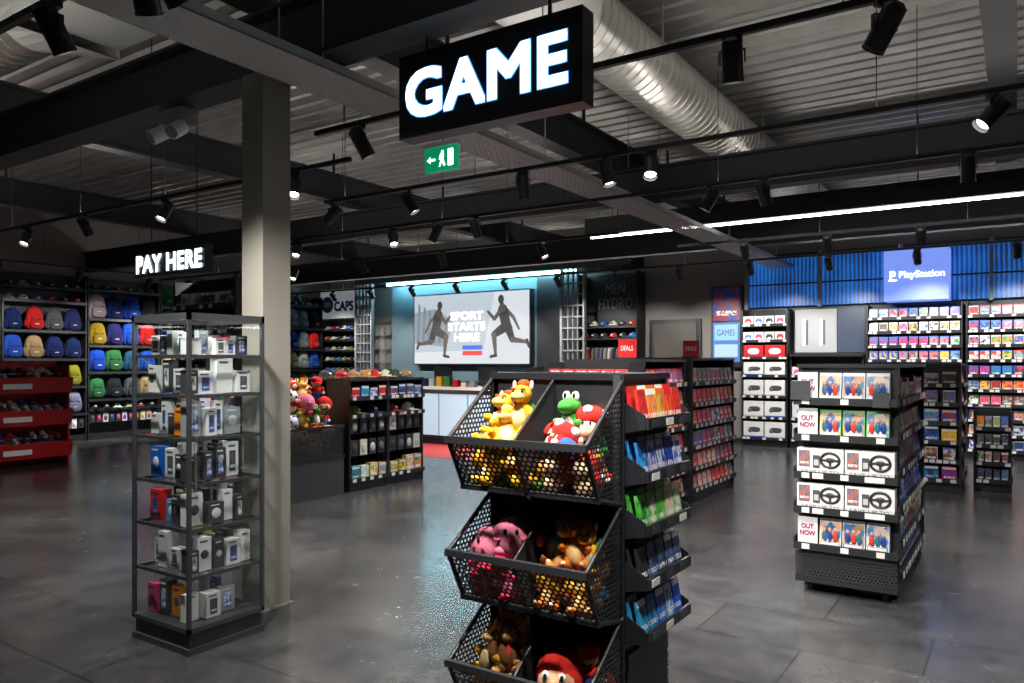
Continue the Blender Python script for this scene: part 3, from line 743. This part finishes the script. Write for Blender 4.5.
bin_toys(1.30, [(.28,.10,-.04,.15,'turtle',-25,-60), (.70,.10,-.04,.15,'turtle',40,-45), (.70,.2,.02,.16,'turtle',5,-5), (.30,.19,.0,.15,'turtle',-10,-20), (.5,.16,-.01,.14,'turtle',20,-40)],
               [(.3,.11,-.05,.16,'mush',-20,-50), (.68,.11,-.04,.15,'hero',60,-60), (.42,.2,-.01,.16,'dino',0,-10), (.72,.2,.0,.15,'mush',10,-30)])
bin_toys(.862, [(.28,.13,-.08,.18,'puff',-25,-15), (.70,.14,-.05,.19,'puff',25,-20), (.5,.22,-.07,.17,'puff',0,0)],
               [(.3,.12,-.06,.15,'dragon',-40,-60), (.62,.15,-.03,.15,'dragon',20,-20), (.4,.21,-.04,.16,'ape',0,0), (.72,.2,-.04,.14,'turtle',10,0)])
bin_toys(.434, [(.28,.13,-.07,.16,'turtle',-20,-20), (.65,.14,-.04,.16,'ape',20,-10), (.45,.21,-.02,.16,'turtle',0,0), (.75,.2,-.02,.15,'turtle',-30,0)],
               [(.42,.13,-.09,.21,'cap_ball',15,-10), (.74,.2,-.07,.15,'hero',20,0), (.28,.22,-.08,.15,'mush',0,0)])
G.build('plush_toys')

# ================================================================ RIGHT GONDOLA
e = empty('game_display_gondola', (-.95, 6.3, 0))
F = MB(); G = MB()
rx0, rx1, ry0, ry1, H = -1.29, -.65, 5.5, 7.25, 1.58
F.box(rx0, rx1, ry0+.03, ry1, .09, .13, BLACK)
for x in (rx0, rx1-.03):
    for y in (ry0+.12, ry1-.03): F.box(x, x+.03, y, y+.03, .1, H, BLACK)
F.box(rx0-.01, rx1+.01, ry0+.1, ry1, H-.02, H+.005, BLACK)
F.box(rx0+.3, rx1-.3, ry0+.2, ry1, .13, H-.02, BLACK)
for x in (rx0+.08, rx1-.08):
    for y in (ry0+.12, ry1-.12): F.cyl((x-.015, y, .04), (x+.015, y, .04), .04, RUBBER, n=14); F.box(x-.02, x+.02, y-.02, y+.02, .05, .09, GREY)
F.M = T((rx0, ry0, 0)); G.M = F.M; w = rx1-rx0
F.box(0, w, .14, .16, .13, H, BLACK)
F.box(0, w, .02, .026, .1, .29, PERF, metres=True)
F.box(0, w, .01, .03, .08, .105, BLACK)
MAR = (.3, .02, .1)
def tx(u): return u*w/.67
for z, kind in ((1.34, 'a'), (1.09, 'g'), (.83, 'w'), (.59, 'w'), (.34, 'c')):
    F.box(.01, w-.01, 0, .14, z-.012, z, BLACK); F.box(0, w, -.012, 0, z-.035, z+.015, BLACK)
    F.box(-.006, 0, -.012, .16, z-.035, z+.05, BLACK); F.box(w, w+.006, -.012, .16, z-.035, z+.05, BLACK)
    if kind != 'w':
        G.box(.015, .145, .03, .04, z+.002, z+.19, PLA, (.6,.6,.6)); G.text('OUT\nNOW', .03, .13, z+.06, z+.14, .028, PLA, MAR, strike=.0015)
        bd = {'a': (.6,.61,.64), 'g': (.08,.38,.05), 'c': (.6,.61,.64)}[kind]
        for i in range(3):
            x = tx(.235+i*.155)
            case(G, x, .035, z+.002, .138, .185, bd, [(.02,.12,.3),(.4,.22,.1),(.06,.18,.4)][i], [(.6,.35,.2),(.03,.15,.35),(.5,.42,.36)][i], t=.1)
            for q in (-1, 0, 1):
                G.ell((x+q*.035, .03, z+.07), (.017, .004, .035), PLA, [(.02,.04,.2),(.5,.04,.02),(.02,.12,.2)][(q+i) % 3], n=10, k=6)
                G.ell((x+q*.035, .028, z+.115), (.011, .004, .014), PLA, (.5,.25,.16), n=10, k=6)
            G.box(x-.055, x+.055, .018, .021, z+.012, z+.03, PLA, (.6,.6,.6))
    else:
        for i in range(2):
            xa = tx(.015+i*.325); xb = xa+tx(.315)
            G.box(xa, xb, .01, .13, z+.002, z+.175, PLA, (.6,.6,.6))
            cxw = xb-.085; cz = z+.1
            for j in range(16):
                a0 = 2*math.pi*j/16; a1 = 2*math.pi*(j+1)/16
                G.cyl((cxw+.06*math.cos(a0), .008, cz+.05*math.sin(a0)), (cxw+.06*math.cos(a1), .008, cz+.05*math.sin(a1)), .009, PLA, n=6, c1=(.02,.02,.02))
            G.ell((cxw, .008, cz), (.03, .006, .02), PLA, (.03,.03,.03)); G.box(cxw-.058, cxw+.058, .004, .01, cz-.008, cz+.006, PLA, (.03,.03,.03)); G.box(cxw-.008, cxw+.008, .004, .01, cz-.05, cz, PLA, (.03,.03,.03))
            G.box(xa+.105, xa+.15, .004, .01, z+.045, z+.13, PLA, (.06,.06,.06)); G.box(xa+.113, xa+.142, .002, .01, z+.06, z+.10, PLA, (.4,.4,.4)); G.box(xa+.012, xa+.085, .006, .01, z+.05, z+.16, ART, (.3,.12,.1), (.12,.13,.18))
            G.box(xa, xb, .006, .01, z+.002, z+.035, PLA, (.5,.5,.5)); G.text('SAVE UP TO', xa+.03, xb-.03, z+.008, z+.028, .005, PLA, (.06,.06,.06))
        for q in (.12, .45): F.box(q, q+.07, -.015, -.012, z-.028, z+.008, TICK)
    for q in (.05, .3, .52): F.box(q, q+.05, -.015, -.012, z-.028, z+.008, TICK)
F.box(-.02, .11, -.03, -.02, 1.34, 1.47, DARK); F.box(.5, .6, -.03, -.02, 1.3, 1.40, DARK)
for rot, ox, oy in ((90, rx1, ry0+.2), (-90, rx0, ry1)):
    F.M = T((ox, oy, 0)) @ RZ(rot); G.M = F.M
    bay(F, G, ry1-ry0-.2, H-.02, .26, [(1.33,'figs',.2),(1.1,'packsm',.2),(.86,'cases',.2),(.62,'packsb',.2),(.38,'figs',.2),(.16,'packsk',.2)], back=False, plinth=0)
F.M = Matrix(); F.build('frame', e); G.M = Matrix(); G.build('video_game_stock')

def gondola(name, goods, x0, x1, y0, y1, H, dep, sideR=None, sideL=None, front=None, backr=None, bays=1, **kw):
    e = empty(name, ((x0+x1)/2, (y0+y1)/2, 0)); F = MB(); G = MB()
    fy0 = y0+(dep+.03 if front else 0); fy1 = y1-(dep+.03 if backr else 0)
    for rot, ox, oy, rows, wd in ((0, x0, y0, front, x1-x0), (180, x1, y1, backr, x1-x0)):
        if rows: F.M = G.M = T((ox, oy, 0)) @ RZ(rot); bay(F, G, wd, H, dep, rows, **kw)
    L = (fy1-fy0)/bays
    for k in range(bays):
        if sideR: F.M = G.M = T((x1, fy0+k*L, 0)) @ RZ(90); bay(F, G, L, H, dep, sideR, **kw)
        if sideL: F.M = G.M = T((x0, fy0+(k+1)*L, 0)) @ RZ(-90); bay(F, G, L, H, dep, sideL, **kw)
    F.M = Matrix(); F.box(x0+.01, x1-.01, fy0, fy1, H, H+.03, BLACK)
    F.build('frame', e); G.M = Matrix(); G.build(goods); return e
def rowsn(z0, z1, n, kinds, h=None):
    st = (z1-z0)/n; return [(z0+i*st, kinds[i % len(kinds)], h or st) for i in range(n)]

gondola('game_shelf_gondola', 'video_game_cases', -4.0, -3.05, 6.6, 8.1, 1.6, .36, rowsn(.16, 1.6, 6, ['casesr']), rowsn(.16, 1.6, 6, ['casesm']), rowsn(.16, 1.6, 6, ['casesr']))
gondola('game_shelf_gondola', 'video_game_cases', -4.0, -3.02, 8.25, 9.75, 1.62, .36, rowsn(.16, 1.6, 6, ['casesr','casesr','casesm']), rowsn(.16, 1.6, 6, ['casesm']), None)
for (x, y) in ((-3.40, 7.3), (-3.3, 8.9)):
    b = MB(); z0 = 1.63 if y < 8 else 1.65
    b.box(x-.10, x+.10, y-.04, y+.04, z0, z0+.02, BLACK); b.box(x-.10, x+.10, y-.008, y+.008, z0+.02, z0+.21, RED); b.text('DEALS', x-.07, x+.07, z0+.09, z0+.14, y-.012, WHITE)
    b.build('red_promo_sign')
gondola('game_shelf_gondola', 'video_game_cases', -1.0, -.56, 10.6, 11.7, 1.55, .19, rowsn(.16, 1.55, 6, ['packsm']), rowsn(.16, 1.55, 6, ['packsb']), rowsn(.16, 1.55, 6, ['figs', 'casesm', 'figs']))
gondola('accessory_rack', 'hanging_accessories', -.45, -.05, 11.0, 11.5, 1.0, .18, rowsn(.14, 1.0, 4, ['packsm']), None, rowsn(.14, 1.0, 4, ['packsk','packsm']))

# plush ball tub
e = empty('plush_tub', (-7.3, 6.1, 0)); F = MB(); G = MB()
tx0, tx1, ty0, ty1 = -7.85, -6.8, 5.5, 6.55
F.box(tx0, tx1, ty0, ty1, 0, .46, DARK); F.box(tx0-.01, tx1+.01, ty0-.01, ty1+.01, .45, .48, BLACK)
F.box(tx0, tx1, ty0, ty0+.006, .48, .82, PERF, metres=True); F.box(tx1-.006, tx1, ty0, ty1, .48, .82, PERF, metres=True); F.box(tx0, tx0+.006, ty0, ty1, .48, .82, PERF, metres=True); F.box(tx0, tx1, ty1-.02, ty1, .48, .82, BLACK)
for (a, c, d2, f2) in ((tx0, tx1, ty0-.01, ty0+.015), (tx0, tx1, ty1-.015, ty1+.01)): F.box(a, c, d2, f2, .81, .84, BLACK)
for x in (tx0, tx1): F.box(x-.012, x+.012, ty0, ty1, .81, .84, BLACK)
F.build('tub_frame', e)
sts = ['ball','mush','puff','hero','dino','ball','turtle','cap_ball','ball','ball','turtle']
for lay, (nn, marg) in enumerate(((5, .14), (5, .14), (5, .15), (4, .17), (4, .22))):
    for i in range(nn):
        for j in range(nn):
            x = tx0+marg+(1.05-2*marg)*(i/(nn-1)); y = ty0+marg+(1.05-2*marg)*(j/(nn-1))
            st = R.choice(sts); plush(G, (x+R.uniform(-.03,.03), y+R.uniform(-.03,.03), .50+lay*.155+R.random()*.04), R.uniform(.19, .24), st, R.uniform(-20, 100), R.uniform(-30, 20), c={'ball': R.choice([(.02,.1,.6),(.6,.03,.02),BK,(.7,.22,.02)])}.get(st))
G.build('plush_balls')
gondola('accessories_gondola', 'headwear_and_accessories', -7.85, -6.8, 6.66, 8.05, 1.36, .42, [(.14,'figs',.24),(.40,'hangk',.26),(.68,'hangk',.24),(.93,'caps',.2),(1.15,'figs',.2)], rowsn(.14, 1.36, 5, ['hang']), None, bays=2)
G = MB(); G.M = T((-6.95, 6.7, 1.40)) @ RZ(90)
for j in range(2):
    for i in range(7): cap(G, .1+i*.2, .15+j*.3, 0, cc([(.03,.03,.03),(.02,.05,.2),(.4,.4,.35),(.3,.18,.07),(.3,.02,.02)]), 1.0, R.uniform(-20, 20))
G.build('baseball_caps')

gondola('accessory_display_wall', 'phone_accessories', -7.2, -6.2, 4.55, 5.1, 2.42, .24, rowsn(.14, 2.3, 8, ['hang']), rowsn(.14, 2.3, 8, ['hang']), rowsn(.14, 2.4, 9, ['figs','packsm','packsw']))

# ================================================================ LEFT SIDE
wl = X0+.02
yk = 3.4; i = 0
while yk < 13.0:
    L = 1.55
    e = empty('bag_wall_bay', (wl+.2, yk+L/2, 0)); F = MB(); G = MB(); F.M = G.M = T((wl+.40, yk, 0)) @ RZ(90)
    if i % 3 == 0: rows = [(.2,'hang',.4),(.62,'caps',.16),(.82,'bags',.55),(1.38,'bags',.55),(1.93,'bags',.55),(2.48,'bags',.55),(3.08,'caps',.2)]
    elif i % 3 == 1: rows = [(.2,'bags',.5),(.74,'bags',.5),(1.26,'bags',.5),(1.78,'bags',.5),(2.30,'bags',.5),(2.82,'bags',.5)]
    else: rows = [(.2,'hang',.3),(.55,'bags',.5),(1.1,'bags',.5),(1.65,'bags',.5),(2.2,'bags',.5),(2.78,'caps',.2),(3.05,'caps',.2)]
    bay(F, G, L, 3.35, .36, rows, ticket=False)
    F.M = Matrix(); F.build('frame', e); G.build('backpacks_and_caps'); yk += L+.03; i += 1
e = empty('shoe_bin_stand', (-12.8, 5, 0)); F = MB(); G = MB()
for yy in (3.1, 4.7):
    F.M = G.M = T((-12.55, yy, 0)) @ RZ(90); L = 1.5
    F.box(0, .03, 0.05, .5, 0, 1.55, RED); F.box(L-.03, L, .05, .5, 0, 1.55, RED); F.box(0, L, .48, .5, 0, 1.6, RED)
    for z in (.12, .62, 1.12):
        F.box(0, L, .0, .48, z, z+.02, RED); F.prism([(0, z), (-.06, z+.24), (-.045, z+.24), (.015, z)], 0, L, RED)
        F.prism([(0, z), (-.06, z+.24), (.48, z+.3), (.48, z)], -.005, .012, RED); F.prism([(0, z), (-.06, z+.24), (.48, z+.3), (.48, z)], L-.012, L+.005, RED)
        fill(G, 'shoes', .05, L-.05, .0, .4, z+.1, .2); fill(G, 'shoes', .05, L-.05, .0, .4, z+.2, .2); fill(G, 'shoes', .05, L-.05, .12, .4, z+.27, .2)
        F.box(.5, .9, -.055, -.05, z+.07, z+.15, WHITE)
F.M = Matrix(); F.build('frame', e); G.M = Matrix(); G.build('trainers')

b = MB(); b.box(X0, X0+.04, 13.35, 14.5, 0, 2.25, DARK); b.box(X0+.04, X0+.06, 13.45, 14.4, 0, 2.15, WALLD); b.box(X0+.06, X0+.1, 13.5, 13.53, .95, 1.1, CHROME); b.build('door_1')

# ================================================================ BACK WALL
b = MB(); b.box(-13.7, -9.2, 14.9, 15.0, 0, 3.62, BLUEG); b.box(-9.2, -8.0, 14.88, 15.0, 0, 3.62, BLACK); b.build('screen_feature_wall')
b = MB(); b.box(-14.5, -6.6, 14.35, 15.0, 3.62, 3.95, BEAM); b.box(-13.6, -8.05, 14.60, 14.66, 3.57, 3.62, EMCY); b.build('bulkhead_light_pelmet')
b = MB(); SX0, SX1, SZ0, SZ1 = -12.75, -9.3, 1.56, 3.26
b.box(SX0-.03, SX1+.03, 14.72, 14.9, SZ0-.03, SZ1+.03, BLACK)
yS = 14.715
def SQ(pts, c, o=0): b.quad([(SX0+(SX1-SX0)*u, yS-o, SZ0+(SZ1-SZ0)*v) for u, v in pts], SCR, c)
SQ([(0,0),(1,0),(1,1),(0,1)], (.33,.37,.41)); SQ([(0,0),(1,0),(1,.22),(0,.16)], (.46,.48,.50), .002)
SQ([(.0,.3),(.3,.24),(.36,.6),(.2,.8),(0,.75)], (.18,.21,.24), .002); SQ([(.6,0),(1,0),(1,1),(.72,1)], (.43,.46,.49), .002)
for k in range(6): SQ([(.02+.05*k,.3),(.05+.05*k,.3),(.06+.05*k,.85-.05*k),(.04+.05*k,.9-.05*k)], (.12,.14,.17), .003)
def runner(cx, s, flip, c=(.01,.01,.013), skin=(.06,.045,.04)):
    cnt = [0]
    def q(pts, col, o):
        cnt[0] += 1
        b.quad([(SX0+(SX1-SX0)*(cx+flip*x*s*.5), yS-.004-cnt[0]*.0005, SZ0+(SZ1-SZ0)*(y*s+.08)) for x, y in pts], SCR, col)
    def limb(p, r, q2, r2, col):
        dx, dy = q2[0]-p[0], q2[1]-p[1]; l = math.hypot(dx, dy); nx, ny = -dy/l, dx/l
        q([(p[0]+nx*r, p[1]+ny*r), (q2[0]+nx*r2, q2[1]+ny*r2), (q2[0]-nx*r2, q2[1]-ny*r2), (p[0]-nx*r, p[1]-ny*r)], col, 0)
        for (c0, rr) in ((p, r), (q2, r2)): q([(c0[0]+rr*math.cos(a*.785), c0[1]+rr*math.sin(a*.785)) for a in range(8)], col, 0)
    limb((.06,.78), .035, (-.12,.62), .028, skin); limb((-.12,.62), .028, (-.22,.44), .018, skin)
    limb((-.02,.48), .075, (-.1,.28), .05, c); limb((-.1,.28), .045, (-.36,.24), .025, skin); limb((-.36,.27), .025, (-.4,.17), .025, c)
    limb((0,.48), .085, (.07,.74), .09, c); limb((.07,.76), .06, (.09,.84), .035, skin)
    q([(.1+.055*math.cos(a*.6283), .9+.072*math.sin(a*.6283)) for a in range(10)], (.03,.025,.02), 0)
    limb((.02,.48), .08, (.23,.36), .055, c); limb((.23,.36), .048, (.2,.06), .025, skin); limb((.19,.04), .025, (.29,.02), .022, c)
    limb((.08,.76), .038, (.22,.6), .03, skin); limb((.22,.6), .03, (.34,.72), .02, skin)
runner(.20, .85, 1); runner(.82, .9, -1)
b.text('SPORT\nSTARTS\nHERE', SX0+1.12, SX0+2.22, SZ0+.55, SZ0+1.25, yS-.03, SCR, (.95,.95,.95), strike=.014)
SQ([(.45,.20),(.62,.20),(.62,.26),(.45,.26)], (.03,.1,.5), .03); SQ([(.45,.12),(.62,.12),(.62,.18),(.45,.18)], (.6,.03,.03), .03)
b.build('wall_video_screen')
for x in (-14.35, -8.2):
    b = MB(); b.box(x, x+.05, 14.2, 14.3, 0, 3.6, GREY); b.box(x+.55, x+.6, 14.2, 14.3, 0, 3.6, GREY)
    for k in range(15): b.box(x+.05, x+.55, 14.2, 14.3, .15+k*.24, .18+k*.24, GREY)
    for k in range(1, 4): b.box(x+.05+.12*k, x+.07+.12*k, 14.22, 14.28, 0, 3.6, GREY)
    b.build('slatted_divider')
e = empty('pay_counter', (-8.6, 12.2, 0)); F = MB()
F.box(-10.2, -6.6, 11.62, 12.3, 0, .12, BLACK); F.box(-10.2, -6.6, 11.66, 12.3, .12, 1.06, DARK); F.box(-10.25, -6.55, 11.58, 12.34, 1.06, 1.12, WHITE)
for k in range(5):
    xa = -10.15+k*.71; F.box(xa, xa+.67, 11.63, 11.66, .16, 1.02, FROST)
F.box(-10.22, -6.58, 11.6, 11.62, .98, 1.06, CHROME)
for x in (-9.6, -8.5, -7.4):
    F.box(x-.12, x+.12, 11.9, 12.05, 1.12, 1.135, BLACK); F.cyl((x, 11.98, 1.13), (x, 11.98, 1.3), .02, BLACK, n=8); F.box(x-.22, x+.22, 11.94, 11.97, 1.22, 1.5, BLACK); F.box(x+.3, x+.45, 11.8, 11.9, 1.12, 1.25, DARK)
    F.box(x-.2, x+.2, 11.97, 11.972, 1.24, 1.48, FROST)
for k in range(8): F.box(-10.1+k*.2, -9.98+k*.2, 11.62, 11.72, 1.12, 1.12+R.uniform(.08,.2), PLA, cc(VIV))
F.build('counter_body', e)
b = MB(); b.box(-11.2, -6.0, 9.9, 11.5, .0, .004, REDFLR); b.build('floor_mat')
gondola('back_counter_shelf', 'counter_stock', -12.7, -9.3, 14.1, 14.6, 1.1, .4, None, None, rowsn(.14, 1.05, 4, ['figs']))
e = empty('cap_wall_bay', (-15.1, 14.7, 0)); F = MB(); G = MB(); F.M = G.M = T((-16.0, 14.55, 0))
bay(F, G, 1.6, 2.75, .36, rowsn(.2, 2.75, 9, ['caps']), ticket=False); F.M = Matrix(); F.build('frame', e); G.build('baseball_caps')
b = MB(); b.box(-15.9, -14.6, 14.45, 14.6, 2.78, 3.55, P('sign_grey_glow', (.4,.4,.4), .5, em=(.4,.42,.45), es=.35)); b.text('CAPS', -15.35, -14.65, 2.98, 3.22, 14.44, PLA, (.01,.08,.4), strike=.015)  # sign face given a faint glow so it reads less dark
b.cyl((-15.62, 14.45, 3.15), (-15.62, 14.43, 3.15), .22, PLA, n=24, c1=(.03,.18,.5)); b.ell((-15.62, 14.43, 3.15), (.12, .02, .08), PLA, (.8,.45,.2))
for x in (-15.7, -14.8): b.cyl((x, 14.55, 3.55), (x, 14.55, ZC), .008, BLACK, n=6)
b.build('cap_department_sign')
e = empty('clothing_wall_bay', (-7.3, 14.6, 0)); F = MB(); G = MB(); F.M = G.M = T((-7.95, 14.5, 0))
bay(F, G, 1.4, 3.5, .4, [(.3,'jersey',.75),(1.2,'jersey',.75),(2.1,'caps',.2),(2.35,'caps',.2)], ticket=False)
F.M = Matrix(); F.text('MEN\nHYDRO', -7.6, -6.8, 2.75, 3.3, 14.86, GREY); F.build('frame', e); G.build('hanging_clothes')
gondola('merchandise_shelf', 'boxed_collectables', -8.0, -7.0, 13.0, 13.4, 1.5, .3, None, None, rowsn(.14, 1.5, 5, ['figs']))
b = MB(); b.box(-6.45, -5.33, 14.93, 15, 0, 2.48, BLACK); b.box(-6.37, -5.41, 14.9, 14.93, 0, 2.40, P('door_leaf', (.05,.042,.036), .5)); b.box(-5.58, -5.5, 14.86, 14.9, 1.0, 1.03, CHROME); b.build('door_2')
b = MB()
b.box(-5.1, -4.5, 14.9, 15, 1.5, 3.1, BLACK); b.box(-5.07, -4.53, 14.89, 14.9, 2.42, 3.07, ART, (.3,.02,.05), (.01,.06,.35)); b.box(-5.07, -4.53, 14.89, 14.9, 1.6, 2.38, SCR, (.03,.15,.42)); b.box(-5.03, -4.57, 14.88, 14.89, 2.03, 2.34, SCR, (.25,.45,.7)); b.box(-5.03, -4.57, 14.88, 14.89, 1.7, 1.95, SCR, (.35,.5,.65))
b.text('GAMES', -4.98, -4.62, 2.12, 2.24, 14.875, PLA, (.02,.06,.25)); b.build('wall_poster_screen')

def wall_bay(name, goods, x0, x1, H, rows, dep=.4, **kw):
    e = empty(name, ((x0+x1)/2, 14.7, 0)); F = MB(); G = MB(); F.M = G.M = T((x0, 14.56, 0)); bay(F, G, x1-x0, H, dep, rows, **kw)
    F.M = Matrix(); F.build('frame', e); G.M = Matrix(); G.build(goods)
wall_bay('console_wall_bay', 'boxed_consoles', -4.4, -3.55, 2.6, [(.16,'whitebox',.36),(.55,'whitebox',.36),(.95,'whitebox',.36),(1.34,'whitebox',.30),(1.68,'redbox',.28),(2.0,'pads',.26),(2.3,'pads',.26)])
wall_bay('console_wall_bay', 'boxed_consoles', -3.5, -2.25, 1.7, [(.16,'whitebox',.36),(.55,'whitebox',.36),(.95,'whitebox',.36),(1.34,'pads',.2)])
b = MB(); b.box(-3.5, -2.25, 14.9, 15.0, 1.75, 2.62, DARK); b.box(-3.48, -2.75, 14.88, 14.9, 1.78, 2.58, PLA, (.4,.41,.43)); b.box(-2.73, -2.28, 14.88, 14.9, 1.78, 2.58, SCR, (.015,.035,.08))
for q in (0, .3): b.box(-3.35+q, -3.29+q, 14.87, 14.88, 1.9, 2.4, PLA, (.8,.8,.8)); b.box(-3.28+q, -3.25+q, 14.87, 14.88, 1.92, 2.38, PLA, (.1,.1,.12))
b.box(-3.5, -2.25, 14.5, 14.98, 1.70, 1.75, BLACK)
b.build('console_promo_panel')
wall_bay('game_wall_bay', 'video_game_cases', -2.2, -.75, 2.6, rowsn(.16, 2.6, 10, ['cases','cases','casesw']))
wall_bay('game_wall_bay', 'video_game_cases', -.7, .75, 2.6, rowsn(.16, 2.6, 10, ['casesm','casesw','cases']))
wall_bay('game_wall_bay', 'video_game_cases', .8, 2.3, 2.6, rowsn(.16, 2.6, 10, ['casesm','cases']))
b = MB()
for k in range(5):
    xa = -4.4+k*1.34; b.box(xa, xa+.06, 14.78, 15, 2.62, 3.66, GREY)
    b.box(xa+.06, xa+1.34, 14.86, 15, 2.66, 3.6, WAVE); b.box(xa+.06, xa+1.34, 14.8, 15, 3.6, 3.64, BLACK)
    b.box(xa+.06, xa+1.34, 14.84, 14.86, 3.06, 3.09, BLACK)
b.build('blue_wall_header')
b = MB(); b.box(-1.9, -.93, 14.35, 14.84, 2.64, 3.5, EMPS); b.text('PlayStation', -1.66, -.99, 2.98, 3.14, 14.345, EMW, strike=.002, keep=True)
b.text('P', -1.80, -1.72, 2.98, 3.14, 14.345, EMW, strike=.003); b.ell((-1.76, 14.345, 2.985), (.07, .002, .018), EMW); b.build('console_brand_lightbox')

# ---------------------------------------------------------------- world + camera
w = bpy.data.worlds.new('world'); SC.world = w; w.use_nodes = True
w.node_tree.nodes['Background'].inputs[0].default_value = (.3, .35, .4, 1); w.node_tree.nodes['Background'].inputs[1].default_value = .2
cd = bpy.data.cameras.new('camera'); cam = bpy.data.objects.new('camera', cd); COL.objects.link(cam)
cd.sensor_width = 36; cd.lens = 760/1024*36; cd.shift_y = 20.5/1024
cam.location = (0, 0, 1.6); cam.rotation_euler = (math.radians(90), 0, math.radians(33.6)); cd.clip_start = .05
SC.camera = cam
